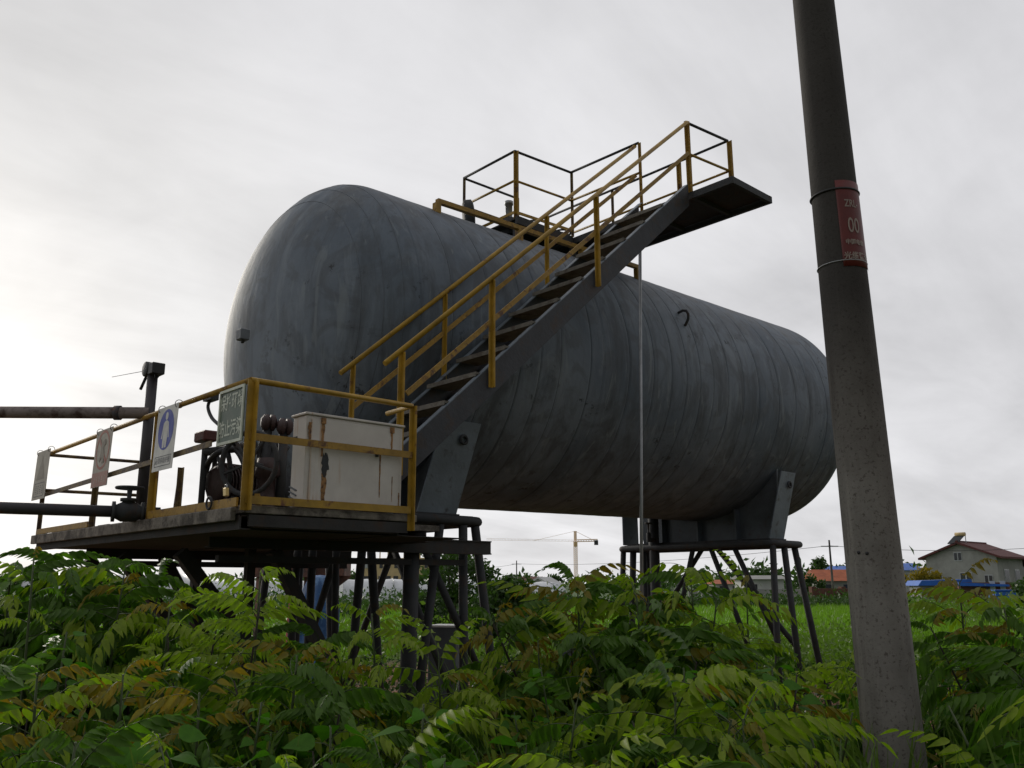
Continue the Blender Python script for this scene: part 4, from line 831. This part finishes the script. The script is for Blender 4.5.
m = MB(); m.tube([top+Vector((0, 0, 4.5)), top+u*9], .09, 4); m.tube([top+Vector((0, 0, 4.5)), top-u*20], .06, 4); m.build('tie_rod', 'crane_paint', CR, stuff=True)
# power poles and wires
def ppole(px, dist, h, label):
    c = far(px, dist); t = thing('power_pole', c, label, 'pole', 'power poles in the distance'); m = MB(); m.tube([c, c+Vector((0, 0, h))], .11, 8, r2=.07); m.build('shaft', 'pole_concrete', t)
    m = MB(); m.bar(c+u*-.7+Vector((0, 0, h-.5)), c+u*.7+Vector((0, 0, h-.5)), .08, .08); m.build('cross_arm', 'galvanised', t); return c+Vector((0, 0, h-.45))
w1 = ppole(824, 72, hz(547, 72), 'thin power pole standing beside the orange-roofed house')
w2 = ppole(516, 130, hz(566, 130), 'short distant power pole above the red roof')
w3 = ppole(1100, 76, 5.5, 'power pole beyond the right edge'); w4 = ppole(452, 140, 5.2, 'distant power pole behind the leafy tree')
for a, b, l in ((w1, w3, 'thin power line from the thin pole to the right'), (w2, w1, 'thin power line between the two distant poles'), (w4, w2, 'thin power line left of the red roof')):
    m = MB(); m.tube([a.lerp(b, t)-Vector((0, 0, 1.2*4*t*(1-t)*.5)) for t in np.linspace(0, 1, 14)], .018, 4); tag(m.build('power_line', 'dark_steel'), l, 'wire', 'power lines')

# equipment under and behind the deck
TP = thing('tarpaulin_heap', far(326, 13.5), 'blue tarpaulin draped over a stack, red cloth at its left, under the deck', 'tarpaulin')
c = far(324, 13.5); 
def lump(c, rx, ry, rz, seed, name, mat, parent, nse=.16, n=20):
    r_ = np.random.default_rng(seed); ph = r_.uniform(0, 6, 8); vs = []; rows = 12
    for i in range(rows+1):
        for k in range(n):
            th = PI/2*i/rows; a = 2*PI*k/n; q = 1+nse*(math.sin(3*a+ph[0]+2*th)+.6*math.sin(7*a+ph[1]-3*th)+.4*math.sin(11*a+ph[2]+5*th))*.6
            sq = .75; vs.append(Vector((c[0]+rx*q*math.copysign(abs(math.cos(a))**sq, math.cos(a))*math.cos(th)**.45, c[1]+ry*q*math.copysign(abs(math.sin(a))**sq, math.sin(a))*math.cos(th)**.45, c[2]+rz*math.sin(th)**.8)))
    m = MB(); m.add(vs, [(i*n+k, i*n+(k+1) % n, (i+1)*n+(k+1) % n, (i+1)*n+k) for i in range(rows) for k in range(n)], True); return m.build(name, mat, parent)
lump((c.x, c.y, .02), .27, .34, 1.72, 3, 'tarpaulin', 'blue_tarp', TP)
lump((c.x-.27, c.y+.22, .02), .08, .12, 1.62, 5, 'red_cloth', 'red_cloth', TP, .2)
RS = thing('rusty_hopper', far(285, 15), 'brown rusty sheet-metal box on posts seen under the deck', 'hopper'); c = far(290, 15)
for i in range(9): m = MB(); q = c+u*(-.45+.11*i); m.obox(q+Vector((0, 0, 2.02)), u, u.cross(Vector((0, 0, 1))), (0, 0, 1), .053, .4+.012*(i % 2), .30); m.build('sheet', 'rust_sheet', RS)
for s1 in (-.4, .4): m = MB(); q = c+u*s1; m.bar(q+Vector((0, 0, 0)), q+Vector((0, 0, 1.72)), .12, .12); m.build('post', 'rust_sheet', RS)
m = MB(); q = far(330, 15.2); m.obox(q+Vector((0, 0, 2.02)), u, u.cross(Vector((0, 0, 1))), (0, 0, 1), .36, .3, .28); m.poly([q+u*.45+Vector((0, 0, 1.74)), q+u*.0+Vector((0, 0, 1.4)), q-u*.35+Vector((0, 0, 1.74))], u.cross(Vector((0, 0, 1))), .1); RC = m.build('chute', 'rust_sheet', RS)
# grey sheet-metal boxes in the bushes
for px, di, yt, wd, lab in ((444, 9.2, 629, .30, 'grey metal box with pale top edge in the bushes below the near stand'), (574, 8.6, 634, .36, 'grey-blue metal box with white clips on top, half hidden in the bushes')):
    fr = frame_at(px, di, .3); t = thing('metal_box', fr[0], lab, 'box'); h = hz(yt, di)
    m = FB(fr); m.bx(-wd/2, wd/2, 0, .3, 0, h); m.build('body', 'grey_steel', t, .006); m = FB(fr); m.bx(-wd/2-.01, wd/2+.01, -.01, .31, h+.001, h+.02); m.build('lid', 'clear_white' if px < 500 else 'grey_steel', t)
    if px > 500:
        for x_ in (-.13, -.02, .09, .14): m = FB(fr); m.bx(x_-.018, x_+.018, -.018, .02, h+.021, h+.05); m.build('clip', 'clear_white', t)

# ------------------------------------------------------------------ foliage
def leaf_soup(name, pts, nrm_j, size, mat, parent=None, aspect=.45, hang=.3, seed=1):
    r = np.random.default_rng(seed); n = len(pts); pts = np.asarray(pts)
    d = r.normal(size=(n, 3)); d[:, 2] -= hang; d /= np.linalg.norm(d, axis=1)[:, None]
    s = np.cross(d, r.normal(size=(n, 3))); s /= np.linalg.norm(s, axis=1)[:, None]; nn = np.cross(d, s)
    L = size*r.uniform(.6, 1.3, (n, 1)); w = L*aspect*.5
    a = pts; b = pts+d*L*.45+s*w+nn*L*.08; c = pts+d*L+nn*-L*.05; e = pts+d*L*.45-s*w+nn*L*.08
    org = np.array(ORG[parent.name]) if parent else np.zeros(3)
    V = np.stack([a, b, c, e], 1).reshape(-1, 3)-org; F_ = np.arange(4*n).reshape(n, 4)
    me = bpy.data.meshes.new(name); me.vertices.add(4*n); me.vertices.foreach_set('co', V.ravel()); me.loops.add(4*n); me.loops.foreach_set('vertex_index', F_.ravel().astype(np.int32))
    me.polygons.add(n); me.polygons.foreach_set('loop_start', np.arange(0, 4*n, 4, dtype=np.int32)); me.update(calc_edges=True)
    at = me.attributes.new('tone', 'FLOAT', 'POINT'); at.data.foreach_set('value', np.repeat(r.uniform(0, 1, n), 4).astype(np.float32))
    me.materials.append(MT[mat]); o = bpy.data.objects.new(name, me); COL.objects.link(o)
    if parent: o.parent = parent; ORG[o.name] = ORG[parent.name]
    else: ORG[o.name] = Vector((0, 0, 0))
    return o
def tree(px, dist, ytop, wpx, label, dens=900, leaf=.12, mat='leaf_tree', ybot=None, name='leafy_tree', cat='tree', seed=1, clumps=22, group=None):
    r = np.random.default_rng(seed); c = far(px, dist); H = hz(ytop, dist); Wd = wpx/FPX*dist/2; t = thing(name, c, label, cat, group)
    zb = hz(ybot, dist) if ybot else H*.2; m = MB(); m.tube([c, c+Vector((.03, .02, H*.3)), c+Vector((-.05, .04, H*.8))], .05*H/3+.02, 8, r2=.015)
    cl = []
    for i in range(clumps):
        zz = zb+(H-zb)*(r.uniform(0, 1)**.9); rr = Wd*math.sqrt(max(0.05, 1-((zz-zb)/(H-zb)*1.0-.35)**2/.55))*r.uniform(.15, 1.0); an = r.uniform(0, 2*PI)
        q = np.array([c.x+rr*math.cos(an), c.y+rr*math.sin(an), min(zz, H-.06)]); cl.append(q)
        if i % 2 == 0: m.tube([c+Vector((0, 0, max(.1, zz*.45))), Vector(q)], .02*H/3+.006, 5, r2=.006)
    m.build('trunk', 'bark', t)
    pts = []
    for q in cl:
        s = Wd*r.uniform(.20, .42); k = int(dens/clumps*r.uniform(.6, 1.5)); g_ = r.normal(size=(k, 3)); g_ /= (np.linalg.norm(g_, axis=1)[:, None]+1e-6); g_ *= s*r.uniform(.3, 1, (k, 1))**.5; g_[:, 2] *= .7; pts.append(q+g_)
    pts = np.concatenate(pts); pts = pts[pts[:, 2] > .03]
    leaf_soup('crown', pts, 1, leaf, mat, t, .55, .2, seed+50); return t
tree(452, 24, 552, 85, 'open leafy tree with sky showing through, behind the near stand legs', 2600, .15, 'leaf_tree', 606, seed=2, clumps=30)
tree(508, 21, 586, 78, 'dense dark green shrub right of the open leafy tree', 5200, .12, 'leaf_tree', 634, seed=4, clumps=34, name='dark_shrub', cat='shrub')
tree(430, 22, 600, 60, 'small green bush below the open leafy tree', 1500, .12, 'leaf_tree', 622, seed=5, name='dark_shrub', cat='shrub')
tree(812, 95, 565, 22, 'small round dark tree behind the orange roof', 900, .4, 'leaf_tree', 590, seed=6)
tree(754, 92, 573, 34, 'dark bushy tree behind the far stand legs', 1300, .4, 'leaf_tree', 594, seed=7)
tree(916, 84, 575, 30, 'bronze-leaved tree between the pole and the farmhouse', 900, .35, 'leaf_young_red', 590, seed=8)
tree(550, 115, 581, 24, 'low dark tree right of the white gabled house', 700, .4, 'leaf_tree', 595, seed=9)
tree(800, 62, 583, 30, 'dark shrub in front of the brick wall', 1600, .25, 'leaf_tree', 612, seed=10, name='dark_shrub', cat='shrub')
tree(1016, 40, 588, 44, 'dark rounded shrub at the right edge beside the blue container', 2400, .2, 'leaf_tree', 622, seed=11, name='dark_shrub', cat='shrub')
tree(350, 120, 581, 40, 'low dark trees behind the white tunnel', 900, .5, 'leaf_tree', 590, seed=12)
# rows of scrub around the field (nobody could count it)
def band(px0, px1, d0, d1, h0, h1, n, size, mat, name, lab, cat, seed):
    r = np.random.default_rng(seed); pts = []
    for i in range(n//40):
        px = r.uniform(px0, px1); d = r.uniform(d0, d1); c = far(px, d); h = r.uniform(h0, h1); g_ = r.normal(size=(40, 3))*np.array([h*.45, h*.45, h*.30]); g_ += np.array([c.x, c.y, h*.5]); pts.append(g_)
    pts = np.concatenate(pts); pts = pts[pts[:, 2] > 0.01]; o = leaf_soup(name, pts, 1, size, mat, None, .5, -.1, seed); return tag(o, lab, cat, kind='stuff')
band(560, 900, 50, 58, .5, 1.0, 14000, .25, 'leaf_tree', 'far_hedge', 'dark low hedge along the far edge of the rice field', 'hedge', 21)
band(860, 1150, 28, 58, .4, 1.0, 16000, .18, 'leaf_hedge', 'scrub_rows', 'light green leafy rows in the field at the right', 'scrub', 22)
band(560, 900, 15, 24, .25, .7, 18000, .12, 'leaf_hedge', 'field_weeds', 'weeds between the far stand and the rice field', 'weeds', 23)
band(-200, 560, 40, 80, .5, 1.3, 16000, .3, 'leaf_tree', 'distant_scrub', 'distant scrub in front of the plastic tunnels', 'scrub', 24)
band(-200, 560, 16, 30, .3, .9, 16000, .14, 'leaf_hedge', 'grassy_weeds', 'light green weeds beyond the stands on the left', 'weeds', 25)
band(700, 1200, 120, 220, 2, 4.5, 8000, 1.2, 'leaf_tree', 'far_woods', 'dark tree line behind the village', 'trees', 26)
band(-500, 700, 160, 300, 2, 4.0, 9000, 1.4, 'leaf_tree', 'far_tree_line', 'low dark tree line on the horizon at the left', 'trees', 27)
# crop blades in the rice field
def blades(n, px0, px1, d0, d1, h, mat, name, lab, seed):
    r = np.random.default_rng(seed); d = np.sqrt(r.uniform(d0*d0, d1*d1, n)); px = r.uniform(px0, px1, n); fh = np.array([math.sin(YAW), math.cos(YAW)]); s = (px-512)/FPX
    x = CAM[0]+d*fh[0]+_r0[0]*d*s; y = CAM[1]+d*fh[1]+_r0[1]*d*s; pts = np.stack([x, y, np.full(n, .0)], 1)
    o = leaf_soup(name, pts, 1, h, mat, None, .12, -2.6, seed); return tag(o, lab, 'crop', kind='stuff')
blades(42000, 560, 1050, 21, 52, .45, 'crop_blade', 'rice_plants', 'bright green rice plants filling the field', 31)
blades(26000, -150, 560, 18, 60, .4, 'crop_blade', 'rice_plants', 'bright green rice plants left of the tree', 32)

# compound leaves -------------------------------------------------
def leaflet(vs, fs, tone, base, d, side, nn, L, w, droop, tv):
    prof = ((0, .08), (.12, .74), (.30, 1.0), (.55, .78), (.80, .34), (1, .0)); o = len(vs); p = np.array(base, float); dd = np.array(d, float); pr = 0
    for i, (t, ww) in enumerate(prof):
        st = (t-pr)*L; p = p+dd*st; pr = t
        dd = dd+np.array([0, 0, -1.0])*droop*.18; dd /= np.linalg.norm(dd); hw = w*ww*.5
        e = np.cross(dd, np.cross(side, dd)); e /= (np.linalg.norm(e)+1e-9)
        vs += [p+e*hw+nn*hw*.45, p.copy(), p-e*hw+nn*hw*.45]; tone += [tv]*3
    for i in range(len(prof)-1):
        a = o+i*3; fs += [(a, a+1, a+4, a+3), (a+1, a+2, a+5, a+4)]
def compound(name, pairs, L, ll, lw, mat, seed, arch=1.0, droop=1.0, fold=.25, smat='stem_green', terminal=True, sweep=.35):
    r = np.random.default_rng(seed); vs, fs, tone = [], [], []; N_ = pairs*2+2; p = np.zeros(3); ang = 0.0; pts = [p.copy()]; dirs = []; bend = r.normal()*.04
    yaw = 0.0
    for i in range(N_):
        d = np.array([math.cos(ang)*math.cos(yaw), math.cos(ang)*math.sin(yaw), math.sin(ang)]); p = p+d*L/N_; pts.append(p.copy()); dirs.append(d); ang -= arch*1.25/N_; yaw += bend
    for i in range(pairs+(1 if terminal else 0)):
        t = .20+.80*i/pairs; j = min(N_-1, int(t*N_)); f_ = t*N_-j; base = pts[j]*(1-f_)+pts[min(j+1, N_)]*f_; d = dirs[j]; up = np.array([-d[2]*1.0, 0, d[0]]); up /= np.linalg.norm(up)+1e-9; lat = np.cross(up, d); lat /= np.linalg.norm(lat)
        env = math.sin(PI*(.22+.72*t))**.6
        if i == pairs: leaflet(vs, fs, tone, base, d, lat, up, ll*.8, lw*.9, droop, r.uniform(0, 1)); continue
        for sd in (-1, 1):
            if r.random() < .03: continue
            dd = lat*sd*math.cos(sweep)+d*math.sin(sweep)*r.uniform(.7, 1.3)+np.array([0, 0, -1])*fold*r.uniform(.4, 1.6); dd /= np.linalg.norm(dd)
            n2 = np.cross(dd, d); n2 = n2*(1 if n2[2] > 0 else -1); n2 /= np.linalg.norm(n2)
            s2 = np.cross(dd, n2); leaflet(vs, fs, tone, base+r.normal(size=3)*.002, dd, s2, n2, ll*env*r.uniform(.85, 1.12), lw*env*r.uniform(.85, 1.1), droop*r.uniform(.6, 1.5), r.uniform(0, 1))
    nl = len(fs); o = len(vs); rw = .0026*(L/.4)
    for i, q in enumerate(pts):
        w = rw*(1-.6*i/len(pts)); vs += [q+np.array([0, w, 0]), q+np.array([0, -w, 0]), q+np.array([0, 0, -w*1.4])]; tone += [.5]*3
    for i in range(len(pts)-1):
        a = o+i*3
        for k in range(3): fs.append((a+k, a+(k+1) % 3, a+3+(k+1) % 3, a+3+k))
    me = bpy.data.meshes.new(name); me.from_pydata([tuple(v) for v in vs], [], fs); me.materials.append(MT[mat]); me.materials.append(MT[smat])
    mi = np.zeros(len(fs), dtype=np.int32); mi[nl:] = 1; me.polygons.foreach_set('material_index', mi)
    sm = np.ones(len(fs), dtype=bool); me.polygons.foreach_set('use_smooth', sm)
    at = me.attributes.new('tone', 'FLOAT', 'POINT'); at.data.foreach_set('value', np.array(tone, dtype=np.float32)); me.update(); return me
MATURE = [compound('leaf', r_[0], r_[1], r_[2], r_[3], 'leaf_mature', 100+i, r_[4], r_[5], r_[6]) for i, r_ in enumerate(((11, .44, .094, .032, 1.4, 2.6, 1.7), (10, .40, .090, .031, 1.1, 2.2, 1.2), (12, .48, .092, .030, 1.7, 3.0, 2.3), (9, .36, .088, .034, 1.2, 2.8, 2.4), (11, .42, .088, .029, 1.9, 3.0, 2.8), (10, .42, .098, .035, 1.2, 2.6, 1.8), (13, .50, .090, .029, 1.4, 2.2, 1.4), (7, .28, .092, .040, .9, 2.4, 2.0)))]
FRESH = [compound('leaf', r_[0], r_[1], r_[2], r_[3], 'leaf_fresh', 200+i, r_[4], r_[5], r_[6]) for i, r_ in enumerate(((7, .30, .074, .025, 1.0, 2.0, 1.2), (8, .36, .082, .027, .9, 1.6, .8), (6, .25, .066, .023, 1.2, 2.2, 1.6), (9, .42, .088, .029, 1.1, 1.6, .9)))]
YOUNG = [compound('leaf', r_[0], r_[1], r_[2], r_[3], 'leaf_young_red', 300+i, r_[4], r_[5], r_[6]) for i, r_ in enumerate(((6, .24, .066, .024, 1.3, 2.2, 1.3), (5, .20, .060, .023, 1.5, 2.4, 1.6), (7, .28, .070, .024, 1.1, 1.9, 1.0)))]
def broad(seed, L, w):
    r = np.random.default_rng(seed); vs, fs, tone = [], [], []; p0 = np.array([L*.6, 0, 0])
    prof = ((-.10, .35), (.0, .75), (.18, 1.0), (.42, .88), (.68, .50), (.88, .2), (1, .02)); d = np.array([1., 0, -.15]); d /= np.linalg.norm(d); p = p0.copy(); pr = -.1
    for t, ww in prof:
        p = p+d*(t-pr)*L; pr = t; d = d+np.array([0, 0, -.16]); d /= np.linalg.norm(d); hw = w*ww/2
        for k in (-1, -.55, 0, .55, 1): vs.append(p+np.array([0, hw*k, abs(k)*hw*.28-(k*k)*hw*.18+r.normal()*.001])); tone.append(.4+.2*abs(k))
    for i in range(len(prof)-1):
        for k in range(4): a = i*5+k; fs.append((a, a+1, a+6, a+5))
    nl = len(fs); o = len(vs)
    for q, w_ in ((np.zeros(3), .002), (p0*.5+np.array([0, 0, .01]), .002), (p0, .0015)): vs += [q+np.array([0, w_, 0]), q-np.array([0, w_, 0]), q-np.array([0, 0, w_])]; tone += [.5]*3
    for i in range(2):
        for k in range(3): a = o+i*3; fs.append((a+k, a+(k+1) % 3, a+3+(k+1) % 3, a+3+k))
    me = bpy.data.meshes.new('leaf'); me.from_pydata([tuple(v) for v in vs], [], fs); me.materials.append(MT['leaf_broad']); me.materials.append(MT['stem_green']); mi = np.zeros(len(fs), dtype=np.int32); mi[nl:] = 1
    me.polygons.foreach_set('material_index', mi); me.polygons.foreach_set('use_smooth', np.ones(len(fs), dtype=bool)); at = me.attributes.new('tone', 'FLOAT', 'POINT'); at.data.foreach_set('value', np.array(tone, dtype=np.float32)); return me
BROAD = [broad(401, .10, .085), broad(402, .085, .07), broad(403, .12, .09)]
def sapling(px, dist, ytop, label, nst=2, nl=14, spread=.35, fresh=.15, young=.12, seed=0, kind='pinnate', scale=1.0, low=.35, lean=0.0, z_off=0, name='sapling', cat='sapling', group='leafy saplings in the foreground', fine=False):
    r = np.random.default_rng(seed); c = far(px, dist); H = max(.45, CAM[2]+dist*math.tan(math.atan((384-ytop)/FPX)+PITCH)) ; t = thing(name, c, label, cat, group)
    Rt = Vector((_r0[0], _r0[1], 0))
    for s_ in range(nst):
        an = r.uniform(0, 2*PI); off = spread*r.uniform(.3, 1.0)*(1 if s_ else .15); hh = H*(r.uniform(.66, .98) if s_ else 1.0)-.19*scale
        tip = c+Vector((math.cos(an)*off, math.sin(an)*off, hh))+Rt*lean; b0 = c+Vector((r.uniform(-.05, .05), r.uniform(-.05, .05), 0)); mid = b0.lerp(tip, .5)+Vector((r.normal()*.04, r.normal()*.04, 0))-Vector(((tip-b0).x, (tip-b0).y, 0))*.12
        pts = []; 
        for i in range(9): q = i/8; pts.append(b0*(1-q)**2+mid*2*q*(1-q)+tip*q*q)
        m = MB(); m.tube(pts, .011*scale+.003, 6, True, r2=.0035); m.build('stem', 'stem_brown' if s_ % 2 else 'stem_green', t)
        n_ = int(nl*(1 if s_ == 0 else r.uniform(.6, 1.0))); ga = r.uniform(0, 6)
        for i in range(n_):
            q = low+(1-low)*((i+.5)/n_)**.62; base = b0*(1-q)**2+mid*2*q*(1-q)+tip*q*q; ga += 2.4+r.normal()*.25; topness = (q-low)/(1-low)
            if kind == 'broad': me = BROAD[r.integers(3)]; el = r.uniform(-.1, .6); sc = r.uniform(.6, 1.15)*scale
            else:
                isy = topness > .84 and r.random() < young*1.7; isf = (not isy) and (r.random() < (fresh*2.2 if topness > .68 else fresh*.35))
                me = YOUNG[r.integers(3)] if isy else FRESH[r.integers(4)] if isf else MATURE[r.integers(8)]
                el = -.45+1.35*topness**1.7+r.normal()*.25; sc = scale*r.uniform(.8, 1.2)*(1.0 if isy or isf else 1.0-.35*max(0, topness-.6)/.4)
            lp = Vector(base); ax_ = pc(lp.z); tow = Vector((CAM[0]-ax_.x, CAM[1]-ax_.y, 0)); ln = tow.length; tow.normalize(); rel = Vector((lp.x-ax_.x, lp.y-ax_.y, 0)); al = rel.dot(tow)
            if -.3 < al < ln and (rel-tow*al).length < .34*(1-al/ln)+.10: continue      # kept clear along the pole's open side
            o = bpy.data.objects.new('leaf', me); COL.objects.link(o); o.parent = t; o.location = base-c
            o.rotation_euler = Matrix.Rotation(ga, 3, 'Z').to_4x4().to_euler() if 0 else (Matrix.Rotation(ga, 3, 'Z') @ Matrix.Rotation(-el, 3, 'Y') @ Matrix.Rotation(r.normal()*.5, 3, 'X')).to_euler(); o.scale = (sc, sc, sc)
    return t
SAP = [
 # px, dist, ytop, label, stems, leaves, spread, fresh, young, scale
 (15, 4.6, 542, 'dark leafy sapling at the left edge, level with the deck', 5, 19, .5, .02, .02, 1.3),
 (75, 4.8, 540, 'broad dark sapling below the sign with the triangle', 5, 19, .45, .04, .03, 1.3),
 (42, 3.9, 528, 'thin tall shoot with bronze tip reaching up to the deck corner', 1, 8, .1, .2, .3, .62),
 (128, 4.5, 540, 'sapling with arching leaves below the crossed-out ring sign', 2, 14, .4, .15, .12, 1.05),
 (183, 4.2, 566, 'slender yellow-green shoot in front of the raking struts', 2, 10, .2, .6, .1, .75),
 (262, 4.0, 540, 'tall yellow-green shoot rising in front of the deck underside', 1, 12, .1, .9, .05, .7),
 (240, 4.6, 600, 'dense sapling with one long arching leaf below the deck', 3, 15, .45, .12, .08, 1.1),
 (60, 3.1, 628, 'sapling with drooping bright leaves low at the left', 2, 13, .35, .3, .1, .95),
 (150, 3.3, 640, 'sapling with several orange-bronze young tips left of centre', 3, 12, .35, .15, .7, .85),
 (215, 3.2, 640, 'rust-tipped sapling just left of the near stand', 2, 12, .3, .25, .7, .8),
 (110, 2.5, 690, 'shadowy sapling in the lower left corner area', 2, 12, .35, .05, .05, .85),
 (20, 2.7, 650, 'large dark sapling filling the lower left corner', 3, 13, .35, .05, .05, .95),
 (298, 3.6, 622, 'mid-green sapling below the corner post of the deck', 3, 14, .4, .1, .08, .95),
 (200, 2.4, 712, 'low sapling with pale curled leaves at the bottom left', 2, 10, .3, .35, .1, .75),
 (300, 2.3, 722, 'low bright sapling at the bottom edge left of centre', 2, 11, .3, .5, .05, .7),
 (376, 4.2, 580, 'yellow-tipped shoot between the two groups of stand legs', 1, 11, .15, .8, .1, .75),
 (350, 4.3, 622, 'dense green sapling in front of the rear stand legs', 3, 14, .4, .12, .06, 1.0),
 (445, 4.4, 612, 'yellow-green topped sapling below the near stand brace', 3, 13, .35, .45, .08, .9),
 (500, 4.6, 655, 'green sapling right of the near stand', 3, 13, .4, .1, .1, .95),
 (530, 4.9, 612, 'slim sapling with bronze leaf below the white tunnel', 2, 10, .25, .35, .5, .75),
 (585, 5.2, 562, 'large sapling with bronze crest, below the distant crane', 6, 19, .6, .18, .25, 1.15),
 (640, 5.0, 572, 'tall bushy sapling hiding the foot of the thin down pipe', 6, 18, .5, .15, .10, 1.15),
 (690, 5.3, 556, 'tall sapling with fresh tips in front of the far stand rim', 3, 14, .45, .35, .1, 1.0),
 (735, 5.2, 555, 'slender shoot crossing the raking legs of the far stand', 2, 10, .3, .45, .1, .75),
 (560, 3.4, 672, 'mid-height sapling with orange soil showing beside it', 3, 12, .4, .15, .08, .85),
 (470, 3.0, 702, 'low green sapling in the bottom centre', 2, 11, .35, .12, .05, .85),
 (620, 2.4, 706, 'bright yellow-green sapling spreading at the bottom centre', 3, 11, .35, .9, .0, .75),
 (660, 3.4, 655, 'fresh green sapling in front of the bushy one', 3, 13, .4, .3, .05, .95),
 (740, 3.3, 648, 'broad fresh sapling left of the concrete pole', 4, 14, .45, .3, .05, 1.0),
 (800, 3.6, 668, 'sapling with red-bronze tips just left of the pole', 3, 12, .35, .25, .5, .9),
 (800, 3.1, 694, 'leafy sapling low to the left of the pole foot', 3, 13, .3, .2, .1, .9),
 (700, 2.5, 722, 'dark green sapling at the bottom right of centre', 2, 11, .35, .1, .05, .8),
 (752, 2.4, 726, 'deep green sapling at the bottom edge, left of the pole', 2, 11, .3, .08, .05, .8),
 (948, 5.6, 566, 'tall sapling with orange-red crown in front of the farmhouse', 2, 14, .4, .25, .55, 1.1),
 (1002, 5.2, 590, 'sapling with tangled drooping leaves near the right edge', 3, 14, .45, .15, .25, 1.05),
 (1010, 4.4, 648, 'dark feathery sapling right of the pole foot', 3, 14, .45, .02, .03, 1.05),
 (1030, 3.4, 620, 'dark sapling half cut off by the right edge', 3, 13, .4, .05, .1, 1.0),
 (965, 4.9, 690, 'low shaded sapling right of the pole at the bottom edge', 2, 11, .3, .05, .15, .85),
 (395, 2.9, 690, 'green sapling in front of the thick dark column', 3, 12, .35, .12, .05, .9),
 (832, 6.3, 628, 'pale green sapling between the far stand leg and the pole', 4, 13, .4, .35, .1, .9),
 (850, 5.6, 655, 'leafy sapling tucked behind the left side of the pole', 4, 13, .4, .3, .2, .85),
 (770, 4.6, 640, 'dense sapling in front of the near leg of the far stand', 4, 14, .4, .3, .12, .95),
]
for i, a in enumerate(SAP):
    sapling(a[0], a[1], a[2]-((-2 if (335 < a[0] < 560 or 700 < a[0] < 880) else 26) if a[9] > .8 else 6), a[3], a[4]+2, int(a[5]*2.0), a[6]*1.2, a[7], a[8], 900+i, 'pinnate', a[9]*1.25, .30)
for i, (px, di, yt, lab) in enumerate(((430, 2.9, 640, 'broad heart-leaved plant in front of the near stand'), (395, 2.5, 705, 'broad-leaved weed at the bottom left of centre'), (335, 3.1, 668, 'round-leaved plant left of the dark column'), (520, 3.3, 690, 'broad-leaved plant in the bottom centre'), (180, 2.9, 668, 'round-leaved plant under the bronze tips'), (850, 5.4, 668, 'heart-leaved plant just behind the pole foot'), (765, 4.2, 625, 'light broad-leaved plant by the far stand leg'))):
    sapling(px, di, yt, lab, 4, 22, .35, 0, 0, 1200+i, 'broad', 1.0, .25, name='broad_leaved_plant', cat='plant', group='broad-leaved plants among the saplings')
for i, (px, di, yt, lab, st) in enumerate(((95, 3.6, 600, 'small-leaved bush below the lower pipe', 6), (270, 3.2, 665, 'small-leaved bush left of the rear stand legs', 6), (545, 4.2, 640, 'small-leaved bush beside the grey-blue metal box', 6), (680, 4.0, 640, 'small-leaved bush below the far stand rim', 6), (930, 5.6, 645, 'small-leaved bush just behind the right side of the pole', 6), (1000, 3.4, 712, 'small-leaved bush low at the right edge', 6), (440, 2.6, 712, 'small-leaved bush at the bottom centre', 6), (55, 2.4, 715, 'small-leaved bush in the bottom left corner', 6))):
    sapling(px, di, yt, lab, st, 34, .38, 0, 0, 1400+i, 'broad', .62, .2, name='small_leaved_bush', cat='bush', group='small-leaved bushes among the saplings')
r = np.random.default_rng(77); pts = []
for i in range(150):
    d = r.uniform(2.4, 7.5); c = far(r.uniform(-60, 1080), d); g_ = r.normal(size=(16, 3))*np.array([.05, .05, 0]); pts.append(g_+np.array([c.x, c.y, r.uniform(.25, .6)]))
tag(leaf_soup('tall_grass', np.concatenate(pts), 1, .55, 'leaf_hedge', None, .035, -2.2, 78), 'thin arching grass blades between the saplings', 'grass', kind='stuff')
# undergrowth: weeds too many to count
def under(n, d0, d1, hmax, size, mat, lab, seed, hole=None):
    r = np.random.default_rng(seed); pts = []
    for i in range(n//30):
        d = math.sqrt(r.uniform(d0*d0, d1*d1)); px = r.uniform(-80, 1110); c = far(px, d); h = hmax*r.uniform(.4, 1.0)
        if (c.x-pc(0).x)**2+(c.y-pc(0).y)**2 < .1: continue
        g_ = np.stack([r.normal(size=30)*.14, r.normal(size=30)*.14, r.uniform(.02, 1, 30)*h], 1); pts.append(g_+np.array([c.x, c.y, 0]))
    o = leaf_soup('undergrowth', np.concatenate(pts), 1, size, mat, None, .42, .3, seed); return tag(o, lab, 'undergrowth', kind='stuff')
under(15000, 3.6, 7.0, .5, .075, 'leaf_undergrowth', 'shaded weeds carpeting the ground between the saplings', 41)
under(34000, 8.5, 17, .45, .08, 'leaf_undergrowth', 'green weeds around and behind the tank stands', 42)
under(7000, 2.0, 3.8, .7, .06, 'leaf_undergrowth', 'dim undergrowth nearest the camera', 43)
